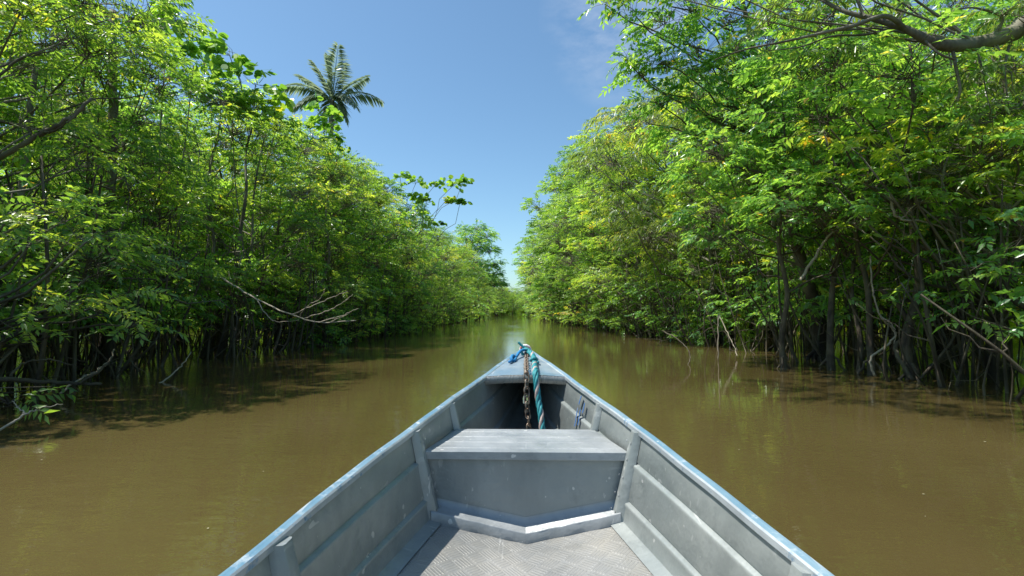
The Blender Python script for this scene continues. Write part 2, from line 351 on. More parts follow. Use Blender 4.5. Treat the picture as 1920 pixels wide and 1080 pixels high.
# ------------------------------------------------------------------ boat
def paint_mat(name, base, light, dark, metallic=.25, rough=.42, checker=False, blue=None, flecks=1.0, dirt=0):
    m, nt = mat(name); tc = N(nt, 'ShaderNodeTexCoord'); v = tc.outputs['Object']
    n1 = noise(nt, v, 3.2, 5, .6); n2 = noise(nt, v, 38, 4, .65); n3 = noise(nt, v, 9, 5, .7)
    col = mixc(nt, ramp(nt, n1, [(.38, (0, 0, 0)), (.66, (1, 1, 1))]).outputs[0], base, light)
    col = mixc(nt, math_(nt, 'MULTIPLY', ramp(nt, n3, [(.54, (0, 0, 0)), (.70, (1, 1, 1))]).outputs[0], .55), col, dark)
    if blue:
        k = ramp(nt, noise(nt, v, 16, 5, .7), [(blue[1], (0, 0, 0)), (blue[1]+.1, (1, 1, 1))]).outputs[0]
        col = mixc(nt, k, col, blue[0])
    run = noise(nt, v, 5.5, 4, .6, (1, 1, .22))
    col = mixc(nt, math_(nt, 'MULTIPLY', ramp(nt, run, [(.50, (0, 0, 0)), (.72, (1, 1, 1))]).outputs[0], .45), col, tuple(q*.62 for q in base))
    # chips and splashes
    vo = N(nt, 'ShaderNodeTexVoronoi'); vo.inputs['Scale'].default_value = 24; L(nt, v, vo.inputs['Vector'])
    sz = math_(nt, 'MULTIPLY', math_(nt, 'SUBTRACT', N(nt, 'ShaderNodeSeparateColor').outputs[0], 0), 1)
    cs = nt.nodes.new('ShaderNodeSeparateColor'); L(nt, vo.outputs['Color'], cs.inputs[0])
    thr = math_(nt, 'MULTIPLY', math_(nt, 'POWER', cs.outputs[0], 6), .17*flecks)
    dd = math_(nt, 'ADD', vo.outputs['Distance'], math_(nt, 'MULTIPLY', math_(nt, 'SUBTRACT', n2, .5), .5))
    fl = math_(nt, 'LESS_THAN', dd, thr)
    col = mixc(nt, math_(nt, 'MULTIPLY', fl, .75), col, (.62, .62, .6))
    # scratches
    s1 = noise(nt, v, 60, 2, .5, (1, .06, .3)); s2 = noise(nt, v, 60, 2, .5, (.08, 1, .4))
    sm = ramp(nt, noise(nt, v, 6, 3), [(.5, (0, 0, 0)), (.65, (1, 1, 1))]).outputs[0]
    scr = math_(nt, 'MAXIMUM', math_(nt, 'GREATER_THAN', s1, .67), math_(nt, 'GREATER_THAN', s2, .68))
    col = mixc(nt, math_(nt, 'MULTIPLY', math_(nt, 'MULTIPLY', scr, sm), .6), col, (.55, .56, .55))
    if dirt:
        dk = math_(nt, 'MULTIPLY', ramp(nt, noise(nt, v, 2.6, 6, .7), [(.40, (0, 0, 0)), (.62, (1, 1, 1))]).outputs[0], dirt)
        col = mixc(nt, dk, col, (.42, .385, .31))
    p = N(nt, 'ShaderNodeBsdfPrincipled'); L(nt, col, p.inputs['Base Color']); p.inputs['Metallic'].default_value = metallic
    L(nt, ramp(nt, n1, [(.3, (rough-.08,)*3), (.7, (rough+.15,)*3)]).outputs[0], p.inputs['Roughness'])
    h = math_(nt, 'ADD', math_(nt, 'MULTIPLY', n1, .016), math_(nt, 'MULTIPLY', n2, .0008))
    if checker:
        mp = N(nt, 'ShaderNodeMapping'); mp.inputs['Rotation'].default_value = (0, 0, R_(45))
        L(nt, v, mp.inputs[0]); s = N(nt, 'ShaderNodeSeparateXYZ'); L(nt, mp.outputs[0], s.inputs[0])
        q = 1/checker
        def cell(c): return math_(nt, 'FRACT', math_(nt, 'MULTIPLY', c, q))
        par = math_(nt, 'MODULO', math_(nt, 'ABSOLUTE', math_(nt, 'ADD', math_(nt, 'FLOOR', math_(nt, 'MULTIPLY', s.outputs[0], q)),
                                                               math_(nt, 'FLOOR', math_(nt, 'MULTIPLY', s.outputs[1], q)))), 2)
        def bars(a, b_):    # five raised bars along a, across b
            st = math_(nt, 'SINE', math_(nt, 'MULTIPLY', cell(b_), math.pi*10))
            en = math_(nt, 'SUBTRACT', .44, math_(nt, 'ABSOLUTE', math_(nt, 'SUBTRACT', cell(a), .5)))
            return math_(nt, 'MULTIPLY', math_(nt, 'MULTIPLY', math_(nt, 'SUBTRACT', st, .1), 2, clamp=True), math_(nt, 'MULTIPLY', en, 9, clamp=True))
        mm = N(nt, 'ShaderNodeMix', data_type='FLOAT'); L(nt, par, mm.inputs[0])
        L(nt, bars(s.outputs[0], s.outputs[1]), mm.inputs[2]); L(nt, bars(s.outputs[1], s.outputs[0]), mm.inputs[3])
        h = math_(nt, 'ADD', h, math_(nt, 'MULTIPLY', mm.outputs[0], .0019))
        L(nt, mixc(nt, math_(nt, 'MULTIPLY', mm.outputs[0], .35), col, light), p.inputs['Base Color'])
    b = N(nt, 'ShaderNodeBump'); b.inputs['Strength'].default_value = .85; b.inputs['Distance'].default_value = 1
    L(nt, h, b.inputs['Height']); L(nt, b.outputs[0], p.inputs['Normal'])
    finish(nt, p.outputs[0]); return m
GREY, GL, GD = (.265, .297, .295), (.36, .385, .375), (.19, .215, .215)
M_HULL = paint_mat('grey boat paint', GREY, GL, GD)
M_PLATE = paint_mat('chequered aluminium', (.29, .30, .30), (.37, .37, .36), (.20, .21, .21), .35, .4, checker=.052, flecks=.8, dirt=.45)
M_SEAT = paint_mat('worn seat paint', (.30, .325, .335), (.42, .435, .44), (.19, .215, .23), .25, .42, flecks=1.2)
M_RAIL = paint_mat('worn rail paint', (.36, .40, .43), (.5, .54, .56), (.22, .25, .27), .25, .4, blue=((.06, .20, .36), .56))
M_RAILB = paint_mat('blue rail paint', (.12, .235, .32), (.21, .31, .37), (.07, .16, .25), .0, .45, blue=((.34, .41, .45), .54))
M_DECK = paint_mat('blue worn deck plate', (.17, .27, .35), (.32, .37, .40), (.06, .17, .30), .25, .4, checker=.05)
M_BLUE = paint_mat('blue paint mark', (.05, .16, .42), (.07, .2, .5), (.04, .12, .35), 0, .5, flecks=0)

dd = np.arange(-2.4, 3.361, .04)
def sm(xs, ys):
    y = np.interp(np.arange(-2.8, 3.9, .04), xs, ys); k = np.hanning(21)[1:-1]; k /= k.sum()
    y = np.convolve(np.pad(y, 9, mode='edge'), k, 'valid'); return lambda d: np.interp(d, np.arange(-2.8, 3.9, .04), y)
Wg = sm([-2.8, -1.6, -.6, 0, .5, .935, 1.4, 1.8, 2.66, 3.05, 3.34, 3.9], [.56, .64, .67, .655, .605, .535, .46, .375, .198, .115, .045, -.09])
Hg = sm([-2.8, -1.0, 0, .935, 1.8, 2.66, 3.34, 3.9], [.56, .56, .54, .484, .402, .335, .277, .22])
Hf = sm([-2.8, 0, 1.4, 1.85, 2.66, 3.2, 3.4, 3.9], [.74, .735, .715, .70, .67, .56, .45, .3])
SLOPE = .2
def side_pt(d, drop, sgn, off=0.):
    """a point on the inner skin, drop metres below the gunwale"""
    return np.array((sgn*max(.004, Wg(d)-drop*SLOPE-off), d, HC-Hg(d)-drop))
boat = bpy.data.objects.new('river_boat', None); C.objects.link(boat); boat.location = (0, 0, 0)
tag(boat, 'worn grey open metal river boat with blue edged gunwales seen from inside', 'boat')
def loft(mb, rows, mi=0, flip=False):
    n = len(rows[0]); V = np.array(rows).reshape(-1, 3)
    i = np.arange(len(rows)-1)[:, None]*n; j = np.arange(n-1)[None]
    f = np.stack([i+j, i+j+1, i+n+j+1, i+n+j], -1).reshape(-1, 4)
    mb.add(V, f[:, ::-1] if flip else f, mi)
hull = MB()
for sg in (1, -1):
    rows, out = [], []
    for d in dd:
        Dp = Hf(d)-Hg(d)
        r = []
        for fr, off in ((0, 0), (.315, .0), (.33, -.004), (.342, -.004), (.352, .007), (.37, .009), (.40, .005), (.735, .005), (.75, .001), (.76, .001), (.772, .012), (.79, .014), (.82, .009), (1.02, .009)):
            r.append(side_pt(d, Dp*fr, sg, off))
        rows.append(r)
        o = []
        for fr, zz in ((0, None), (.5, None), (1, None), (1.25, None)):
            q = side_pt(d, Dp*fr, sg); q[0] += sg*.014; o.append(q)
        bz = min(-.10+max(0, d-2.4)*.35, o[-1][2]-.02); o.append(np.array((sg*max(0, o[-1][0]*sg*.7), d, bz))); o.append(np.array((0, d, bz-.03)))
        out.append(o)
    loft(hull, rows, 0, sg > 0); loft(hull, out, 0, sg < 0)
# transom and bow closing plates
o = [side_pt(-2.4, 0, -1), side_pt(-2.4, 0, 1), side_pt(-2.4, .5, 1), side_pt(-2.4, .5, -1)]
q = [p_+np.array((0, .012, 0)) for p_ in o]
hull.add(o+q, [[0, 1, 2, 3], [7, 6, 5, 4], [0, 4, 5, 1]])
e = dd[-1]; rows = [[side_pt(e, k*.08, -1)*np.array((1.6, 1, 1))+np.array((0, .012, 0)), np.array((0, e+.03, HC-Hg(e)-k*.08)), side_pt(e, k*.08, 1)*np.array((1.6, 1, 1))+np.array((0, .012, 0))] for k in range(9)]
loft(hull, rows)
obj('hull', hull.mesh('hull', M_HULL), boat)
# gunwale caps: rounded extrusion, outer roll painted blue
for sg in (1, -1):
    mb = MB(); prof = [(-.015, -.012), (-.015, .002), (-.011, .006), (-.003, .007), (.001, .008), (.007, .008), (.011, .004), (.012, -.006), (.009, -.013), (.002, -.012)]
    rows = []
    for d in np.append(dd, 3.37):
        c = side_pt(d, 0, sg); wob = .0012*math.sin(d*7+sg)+.0006*math.sin(d*19+sg*2)
        rows.append([c+np.array((sg*(x+.002+wob), 0, z+.006+wob*.6)) for x, z in prof+prof[:1]])
    n = len(rows[0]); V = np.array(rows).reshape(-1, 3)
    for j in range(n-1):
        i = np.arange(len(rows)-1)[:, None]*n
        mb.add(V, np.concatenate([i+j, i+j+1, i+n+j+1, i+n+j], 1)[:, ::(1 if sg < 0 else -1)], 1 if 2 <= j <= 8 else 0)
    obj('gunwale', mb.mesh('gunwale', [M_RAIL, M_RAILB]), boat)
def prism(mb, pts, thick, mi=0):
    """closed slab: pts outline (any plane), thick = extrusion vector"""
    a = np.array(pts, float); b = a+np.array(thick, float); n = len(a)
    mb.add(np.vstack([a, b]), [list(range(n))], mi); mb.f[-1] = (mb.f[-1][0], mi)
    base = mb.n-2*n
    mb.f.append((np.array([[base+n+k for k in range(n)][::-1]]), mi))
    mb.f.append((np.array([[base+(k+1) % n, base+k, base+n+k, base+n+(k+1) % n] for k in range(n)]), mi))
def bevel(o, w_=.003, s=2):
    md = o.modifiers.new('bevel', 'BEVEL'); md.width = w_; md.segments = s; md.limit_method = 'ANGLE'; md.angle_limit = R_(40); return o
# floor: shallow V of chequer plate
mb = MB(); rows = []
FD = np.arange(-2.38, 3.15, .06)
for d in FD:
    e = side_pt(d, Hf(d)-Hg(d), 1, .004); x = e[0]; vz = .065*min(1, x/.3)
    rows.append([np.array((u*x, d, e[2]-vz*(1-abs(u)))) for u in (-1, -.96, -.5, 0, .5, .96, 1)])
loft(mb, rows); obj('floor_plate', mb.mesh('floor', M_PLATE), boat)
# chine flange along each side of the floor
for sg in (1, -1):
    mb = MB(); rows = []
    for d in FD:
        e = side_pt(d, Hf(d)-Hg(d)-.02, sg, .002); v = side_pt(d, Hf(d)-Hg(d), sg, .05)
        rows.append([e, e+np.array((-sg*.006, 0, -.012)), np.array((v[0], d, v[2]-.003))])
    loft(mb, rows, 0, sg < 0); obj('chine_flange', mb.mesh('flange', M_HULL), boat)
# ribs: channel section, from gunwale to floor
def rib(d, wd=.042, dp=.022, m_=None, sgs=(1, -1)):
    for sg in sgs:
        mb = MB(); Dp = Hf(d)-Hg(d); rows = []
        for fr in np.linspace(.0, 1.0, 8):
            a = side_pt(d, Dp*fr, sg, -.004); k = dp*(1+.5*fr); i = np.array((-sg, 0, 0.))
            rows.append([a+np.array((0, -wd/2, 0)), a+i*k+np.array((0, -wd/2+.004, 0)), a+i*(k+.003)+np.array((0, -wd/2+.01, 0)), a+i*(k+.003)+np.array((0, wd/2-.01, 0)),
                         a+i*k+np.array((0, wd/2-.004, 0)), a+np.array((0, wd/2, 0))])
        loft(mb, rows, 0, sg > 0)
        mb.add(rows[0], [[0, 1, 2, 3, 4, 5]])
        obj('rib', mb.mesh('rib', m_ or M_HULL), boat)
for d in (-1.2, 0.05): rib(d, .05)
rib(1.06, .05, .030, M_HULL, (-1,)); rib(.99, .05, .024, M_HULL, (1,)); rib(1.76, .05, .024); rib(2.12, .045, .02)
# seat (thwart): top plate with folded lip
ST = HC-.482
def hw(d, z): return Wg(d)-(HC-Hg(d)-z)*SLOPE
mb = MB(); d0, d1 = 1.775, 2.115
w0, w1 = hw(d0, ST)-.012, hw(d1, ST)-.012
prism(mb, [(-w0, d0, ST), (w0, d0, ST), (w1, d1, ST), (-w1, d1, ST)], (0, 0, -.006))
prism(mb, [(-w0+.004, d0-.003, ST+.001), (w0-.004, d0-.003, ST+.001), (w0-.006, d0-.003, ST-.027), (-w0+.006, d0-.003, ST-.027)], (0, .006, 0))
for yy in (d0+.05, d0+.13, d0+.21, d0+.29):       # pressed stiffening ridges
    ww = hw(yy, ST)-.03; mb.tube([(-ww, yy, ST-.0035), (0, yy, ST-.0035), (ww, yy, ST-.0035)], .0055, 8)
bevel(obj('seat', mb.mesh('seat', M_SEAT, False), boat), .002)
# bulkhead under the seat
mb = MB(); bd = 1.795; zt = ST-.008; zb = HC-Hf(bd)
wt, wb = hw(bd, zt)-.006, hw(bd, zb)-.006
prism(mb, [(-wt, bd, zt), (wt, bd, zt), (wb, bd, zb), (0, bd, zb-.066), (-wb, bd, zb)], (0, .004, 0))
bevel(obj('bulkhead', mb.mesh('bulkhead', M_HULL, False), boat), .001)
# angle trim along the foot of the bulkhead, in two pieces meeting at the keel
for sg in (-1, 1):
    mb = MB(); a = np.array((sg*(wb+.004), bd-.001, zb+.030)); c = np.array((0, bd-.001, zb-.034))
    a2 = a+np.array((0, -.058, .004)); c2 = c+np.array((0, -.066, .002))
    n = 9; rows = []
    for k in range(n):
        t = k/(n-1); q = a*(1-t)+c*t; q2 = a2*(1-t)+c2*t; q2 = q2+np.array((0, .002*math.sin(k*2.1+sg), .001*math.sin(k*3.3)))
        rows.append([q+np.array((0, 0, .028)), q+np.array((0, -.004, .001)), q2, q2+np.array((0, -.003, -.004)), q2+np.array((0, -.001, -.045))])
    loft(mb, rows, 0, sg < 0); obj('floor_trim', mb.mesh('trim', M_SEAT), boat)
# keel strip on the floor
mb = MB(); rows = []
# stern seat behind the camera and middle seat
for (ya, yb) in ((-2.2, -1.8), (-.55, -.2)):
    mb = MB(); wa, wb_ = hw(ya, .42)-.012, hw(yb, .42)-.012
    prism(mb, [(-wa, ya, .42), (wa, ya, .42), (wb_, yb, .42), (-wb_, yb, .42)], (0, 0, -.03)); bevel(obj('seat', mb.mesh('seat', M_SEAT, False), boat))
# rivet heads
def dome_(mb, c, n_, r=.0055):
    n_ = unit(np.array(n_, float)); u = unit(np.cross(n_, (.2, .3, 1.))); v = np.cross(n_, u); V_ = [c+n_*r*.55]; 
    for rr, hh in ((.6, .42), (1, 0)):
        V_ += [c+n_*r*hh+(u*math.cos(a)+v*math.sin(a))*r*rr for a in np.arange(8)*math.pi/4]
    f = [[0, 1+k, 1+(k+1) % 8] for k in range(8)]; mb.add(V_, f); b0 = mb.n-17
    mb.f.append((np.array([[b0+1+k, b0+9+k, b0+9+(k+1) % 8, b0+1+(k+1) % 8] for k in range(8)]), 0))
for sg in (-1, 1):
    for d in (1.745, 1.775):
        for fr in (.12, .3, .5, .7, .88):
            k = .024*(1+.5*fr)+.001; c = side_pt(d, (Hf(d)-Hg(d))*fr, sg)+np.array((-sg*(k+.002), 0, 0)); mb = MB(); dome_(mb, c, (-sg, 0, .1), .0045); obj('rivet', mb.mesh('rivet', M_SEAT), boat)
# bow deck with folded aft lip
mb = MB(); DA = 2.60; rows = []
for d in list(np.arange(DA, 3.36, .04))+[3.37]:
    x = max(.01, Wg(d)-.004); z = HC-Hg(d)+.008
    rows.append([np.array((u*x, d, z+.010*(1-u*u))) for u in (-1, -.5, 0, .5, 1)])
low = [[p_+np.array((0, 0, -.004)) for p_ in r] for r in rows]
loft(mb, rows, 0); loft(mb, low, 0, True)
lip = [[p_+np.array((0, -.002, -.002)) for p_ in rows[0]], [p_+np.array((0, -.005, -.006)) for p_ in rows[0]], [p_+np.array((0, -.004, -.040)) for p_ in rows[0]], [p_+np.array((0, .001, -.040)) for p_ in rows[0]], [p_+np.array((0, .001, -.006)) for p_ in rows[0]]]
loft(mb, lip, 1)
obj('bow_deck', mb.mesh('bow deck', [M_DECK, M_PLATE]), boat)
# bow eye and post
M_PINK, nt = mat('faded red paint'); tc = N(nt, 'ShaderNodeTexCoord')
p = N(nt, 'ShaderNodeBsdfPrincipled'); p.inputs['Roughness'].default_value = .5
L(nt, ramp(nt, noise(nt, tc.outputs['Object'], 60, 3), [(.42, (.5, .12, .12)), (.52, (.75, .72, .72))]).outputs[0], p.inputs['Base Color']); finish(nt, p.outputs[0])
tipz = HC-Hg(3.3)
mb = MB()
mb.tube(spline([(-.03, 3.25, tipz+.01), (-.028, 3.25, tipz+.045), (0, 3.25, tipz+.062), (.028, 3.25, tipz+.045), (.03, 3.25, tipz+.01)], 5), .009, 8)
obj('bow_handle', mb.mesh('bow handle', M_PINK), boat)
# blue brush marks on the right inner side ahead of the seat
for (x0, y0, x1, y1, dl) in ((1079, 799, 1085, 765, 2.33), (1085, 797, 1090, 768, 2.31), (1094, 774, 1098, 756, 2.27), (1087, 758, 1092, 742, 2.33)):
    mb = MB(); pts = []
    for k in range(4):
        t = k/3; px, py = x0+(x1-x0)*t, y0+(y1-y0)*t
        # march along the sight line to the inner skin
        for d in np.arange(1.9, 2.62, .004):
            a = at(px, py, d); drop = HC-Hg(d)-a[2]; lim = Wg(d)-drop*SLOPE-.012
            if a[0] >= lim: break
        pts.append(np.array((lim-.004, d, a[2])))
    P = np.array(pts); wv = np.array((0, .009, 0.))
    th = np.array((.0015, 0, 0))
    V = np.vstack([P-wv, P+wv, P-wv+th, P+wv+th]); f = []
    for k in range(3): f += [[k, k+1, k+5, k+4], [k+8, k+12, k+13, k+9], [k, k+8, k+9, k+1], [k+4, k+5, k+13, k+12]]
    mb.add(V, f); obj('paint_mark', mb.mesh('paint mark', M_BLUE), boat)

# ---- chain
M_CHAIN, nt = mat('rusty chain'); tc = N(nt, 'ShaderNodeTexCoord')
p = N(nt, 'ShaderNodeBsdfPrincipled'); p.inputs['Roughness'].default_value = .55; p.inputs['Metallic'].default_value = .5
L(nt, ramp(nt, noise(nt, tc.outputs['Object'], 45, 4), [(.35, (.10, .05, .03)), (.5, (.22, .17, .13)), (.65, (.42, .36, .30))]).outputs[0], p.inputs['Base Color']); finish(nt, p.outputs[0])
chain = bpy.data.objects.new('anchor_chain', None); C.objects.link(chain); cz = HC-Hg(3.2)
tag(chain, 'rusty steel chain hanging from the bow tip over the deck edge', 'chain')
P = spline([(0.004, 3.22, cz+.03), (.004, 3.05, cz+.005), (.004, 2.8, HC-Hg(2.8)+.032), (.005, 2.60, HC-Hg(2.6)+.034), (.006, 2.565, HC-Hg(2.6)-.01), (.008, 2.56, HC-Hg(2.6)-.12), (.014, 2.56, .36), (.02, 2.56, .25), (.03, 2.50, .185), (.06, 2.42, .185)], 20)
sl = np.concatenate([[0], np.cumsum(np.linalg.norm(np.diff(P, axis=0), axis=1))]); pitch = .036
stad = MB(); a = np.linspace(0, 2*np.pi, 17)[:-1]; ring = np.array([(math.cos(t)*.012, math.sin(t)*.012+(.013 if math.sin(t) > 0 else -.013), 0) for t in a])
ring = np.vstack([ring, ring[:1]]); stad.tube(ring, .0042, 6, cap=False); ME_LINK = stad.mesh('link', M_CHAIN)
for k in range(int(sl[-1]/pitch)):
    s_ = (k+.5)*pitch; pc = np.array([np.interp(s_, sl, P[:, i]) for i in range(3)]); pn = np.array([np.interp(s_+.01, sl, P[:, i]) for i in range(3)])
    t = Vector(pn-pc).normalized(); o = obj('link', ME_LINK, chain)
    qt = t.to_track_quat('Y', 'Z'); o.rotation_mode = 'QUATERNION'
    from mathutils import Quaternion
    o.rotation_quaternion = qt @ Quaternion((0, 1, 0), R_(30+90*(k % 2)+9*math.sin(k*1.7))); o.location = Vector(pc)
# ---- rope: three laid strands
def rope_mat(name, c, c2):
    m, nt = mat(name); tc = N(nt, 'ShaderNodeTexCoord'); p = N(nt, 'ShaderNodeBsdfPrincipled'); p.inputs['Roughness'].default_value = .6
    n = noise(nt, tc.outputs['Object'], 120, 3, .6, (1, 1, .3)); L(nt, ramp(nt, n, [(.35, c), (.7, c2)]).outputs[0], p.inputs['Base Color'])
    b = N(nt, 'ShaderNodeBump'); b.inputs['Distance'].default_value = .003; L(nt, n, b.inputs['Height']); L(nt, b.outputs[0], p.inputs['Normal']); finish(nt, p.outputs[0]); return m
M_TEAL = rope_mat('turquoise strand', (.015, .20, .23), (.05, .32, .34)); M_ROSE = rope_mat('faded strand', (.42, .32, .28), (.55, .46, .42)); M_BLUER = rope_mat('blue strand', (.01, .14, .36), (.02, .24, .5))
def rope(mb, pts, R0=.012, rs=.0084, turns=42, fade=True):
    P = spline(pts, 40); T = unit(np.gradient(P, axis=0)); up = np.array((.9, .1, .3)); A = unit(np.cross(T, up)); B = np.cross(T, A)
    l = np.concatenate([[0], np.cumsum(np.linalg.norm(np.diff(P, axis=0), axis=1))])
    for k in range(4):
        ph = l*turns+k*math.pi/2
        Q = P+A*(np.cos(ph)*(R0-rs*.5))[:, None]+B*(np.sin(ph)*(R0-rs*.5))[:, None]
        mb.tube(Q, rs, 7, mi=(0, 1, 0, 0)[k])
hz = HC-Hg(3.0)
ro = bpy.data.objects.new('mooring_rope', None); C.objects.link(ro); tag(ro, 'turquoise rope with pale spiral strands hanging from the bow tip', 'rope')
mb = MB(); rope(mb, [(.012, 3.2, cz+.045), (.045, 3.08, cz+.022), (.05, 2.85, HC-Hg(2.85)+.03), (.05, 2.62, HC-Hg(2.6)+.036), (.052, 2.565, HC-Hg(2.6)+.005), (.064, 2.545, HC-Hg(2.6)-.10), (.074, 2.52, .40), (.084, 2.49, .30), (.095, 2.45, .21), (.12, 2.36, .17), (.08, 2.28, .165)])
obj('main_strand', mb.mesh('rope', [M_TEAL, M_ROSE, M_BLUER]), ro)
mb = MB()   # knot: a few wraps round the handle
kn = []
for k in range(40):
    a = k*.62; kn.append((math.cos(a)*.026+.002, 3.19+.008*k/8-.02, cz+.035+math.sin(a)*.018))
P = spline(kn[:26], 3); mb.tube(P, .0085, 7, 0); obj('knot', mb.mesh('knot', [M_TEAL]), ro); mb = MB()
mb.tube(spline([(.05, 2.93, hz+.02), (.065, 2.90, hz+.03), (.05, 2.87, hz+.045), (.03, 2.88, hz+.03), (.045, 2.93, hz+.025), (.07, 2.86, hz+.02)], 6), .009, 7, 0); obj('hitch', mb.mesh('hitch', [M_TEAL]), ro)

mb = MB(); mb.tube(spline([(.0, 3.19, cz+.05), (-.03, 3.12, cz+.045), (-.06, 3.02, hz+.03), (-.078, 2.95, hz+.022), (-.09, 2.9, hz+.02)], 6), .009, 7, 0)
mb.tube(spline([(-.06, 3.02, hz+.035), (-.075, 2.99, hz+.045), (-.08, 2.95, hz+.03), (-.065, 2.96, hz+.02), (-.058, 3.0, hz+.03)], 6), .010, 7, 0)
mb.tube(spline([(.0, 3.2, cz+.055), (-.025, 3.2, cz+.075), (-.045, 3.2, cz+.095)], 6), .008, 7, 1)
obj('loose_end', mb.mesh('rope end', [M_BLUER, M_TEAL]), ro)

# ------------------------------------------------------------------ tree kinds (meshes shared by the copies)
V = {}
V['ca'] = make_tree('compound a', 11, 7, 2.3, 1.1, 'compound', 46, dens=1.35)
V['cb'] = make_tree('compound b', 12, 7, 2.1, .8, 'compound', 44, stems=3, dens=1.35)
V['wa'] = make_tree('whorled a', 21, 7, 2.2, 1.7, 'whorled', 44, stems=2, bark=M_BARKG, dens=1.35)
V['ga'] = make_tree('glossy a', 31, 7, 2.3, 1.8, 'glossy', 46, dens=1.35)
V['gb'] = make_tree('glossy b', 32, 7, 2.4, .9, 'glossy', 44, stems=2, bark=M_BARKG, dens=1.35)
V['fa'] = make_tree('fine a', 41, 7, 2.2, 1.2, 'fine', 46, dens=1.4)
V['la'] = make_tree('lime a', 51, 7, 2.2, .9, 'lime', 46, stems=2, dens=1.35)
V['na'] = make_tree('narrow a', 61, 7, 2.3, 1.9, 'narrow', 44, bark=M_BARKG, dens=1.35)
dome = lambda u: math.sqrt(max(.08, 1-u*u*.9))
V['ba'] = make_tree('bush a', 71, 2.6, 1.3, .25, 'compound', 20, stems=4, r0=.035, size=(.35, .6), profile=dome)
V['bb'] = make_tree('bush b', 72, 2.6, 1.3, .25, 'lime', 20, stems=4, r0=.035, size=(.35, .6), profile=dome)
V['bc'] = make_tree('bush c', 73, 2.6, 1.3, .25, 'glossy', 20, stems=3, r0=.035, size=(.35, .6), profile=dome)
sl_prof = lambda u: .75+.3*math.sin(u*9)
V['tk'] = make_tree('thick a', 83, 7, 1.7, 2.7, 'glossy', 20, r0=.07, bark=M_DARKWOOD, profile=lambda u: .9)
V['sa'] = make_tree('slender a', 81, 7, 1.5, 2.6, 'glossy', 24, r0=.06, bark=M_BARKG, profile=sl_prof)
V['sb'] = make_tree('slender b', 82, 7, 1.6, 2.0, 'compound', 26, r0=.06, profile=sl_prof)

XLb = lambda d: np.interp(d, [0, 5, 8, 12, 20, 40, 70, 130], [-5.0, -5.0, -5.6, -5.2, -4.9, -5.2, -5.5, -5.6])
XRb = lambda d: np.interp(d, [0, 5, 8, 14, 18, 24, 34, 52, 80, 130], [4.2, 4.6, 4.7, 4.3, 3.9, 3.3, 2.8, 2.1, 2.3, 3.2])
LOOK = {'ca': 'mid green feathery tree', 'cb': 'many stemmed feathery tree', 'wa': 'whorled leaf tree', 'ga': 'dark glossy leaved tree',
        'gb': 'glossy tree with two stems', 'fa': 'fine leaved yellow green tree', 'la': 'lime green broad leaved tree', 'na': 'olive narrow leaved tree',
        'ba': 'low green bush', 'bb': 'low lime green bush', 'bc': 'low dark glossy bush'}
ORD = ['first', 'second', 'third', 'fourth', 'fifth', 'sixth', 'seventh', 'eighth', 'ninth', 'tenth', 'eleventh', 'twelfth', 'thirteenth', 'fourteenth', 'fifteenth', 'sixteenth', 'seventeenth', 'eighteenth']
rnd = random.Random(5)
# front rows: (kind, distance ahead, how far behind the bank line, height)
LEFT = [('ga', 3.2, 2.6, 6.2), ('ca', 6.0, 1.7, 6.3), ('la', 8.2, 1.6, 6.2), ('wa', 10.6, 1.1, 5.8), ('ca', 13.0, 1.2, 5.9), ('la', 15.6, 1.2, 6.4), ('cb', 18.5, 1.3, 6.2), ('ga', 22, 1.2, 6.2),
        ('ca', 26, 1.2, 6.1), ('fa', 30.5, 1.2, 6.4), ('la', 36, 1.2, 6.7), ('cb', 43, 1.2, 7.0), ('ca', 52, 1.0, 7.6), ('ga', 61, 1.6, 11.0), ('la', 72, .8, 8.4), ('fa', 86, .8, 8.0), ('cb', 103, .5, 7.6)]
for i, (k, d, off, h) in enumerate(LEFT):
    place(V[k], 'broadleaf_tree', XLb(d)-off, d, rnd.uniform(0, 6.28), h/7*.98, '%s, %s from the left end of the left bank row' % (LOOK[k], ORD[i]), 'tree', 'trees along the left bank', h/7)
RIGHT = [('na', 6.6, 2.6, 5.0), ('ga', 9.6, 2.2, 5.4), ('wa', 12.0, 1.4, 7.6), ('na', 15.0, 1.3, 8.2), ('ca', 18.0, 1.3, 8.6), ('la', 21.5, 1.3, 8.8), ('fa', 25.5, 1.4, 9.4), ('cb', 30.0, 1.4, 10.6),
         ('la', 35.0, 1.0, 10.6), ('ca', 41, 1.0, 10.4), ('fa', 48, .8, 10.5), ('ga', 57, .9, 10.2), ('ca', 68, .8, 9.6), ('la', 82, .8, 9.0), ('cb', 99, .6, 8.0)]
for i, (k, d, off, h) in enumerate(RIGHT):
    place(V[k], 'broadleaf_tree', XRb(d)+off, d, rnd.uniform(0, 6.28), h/7, '%s, %s from the right end of the right bank row' % (LOOK[k], ORD[i]), 'tree', 'trees along the right bank', h/7)
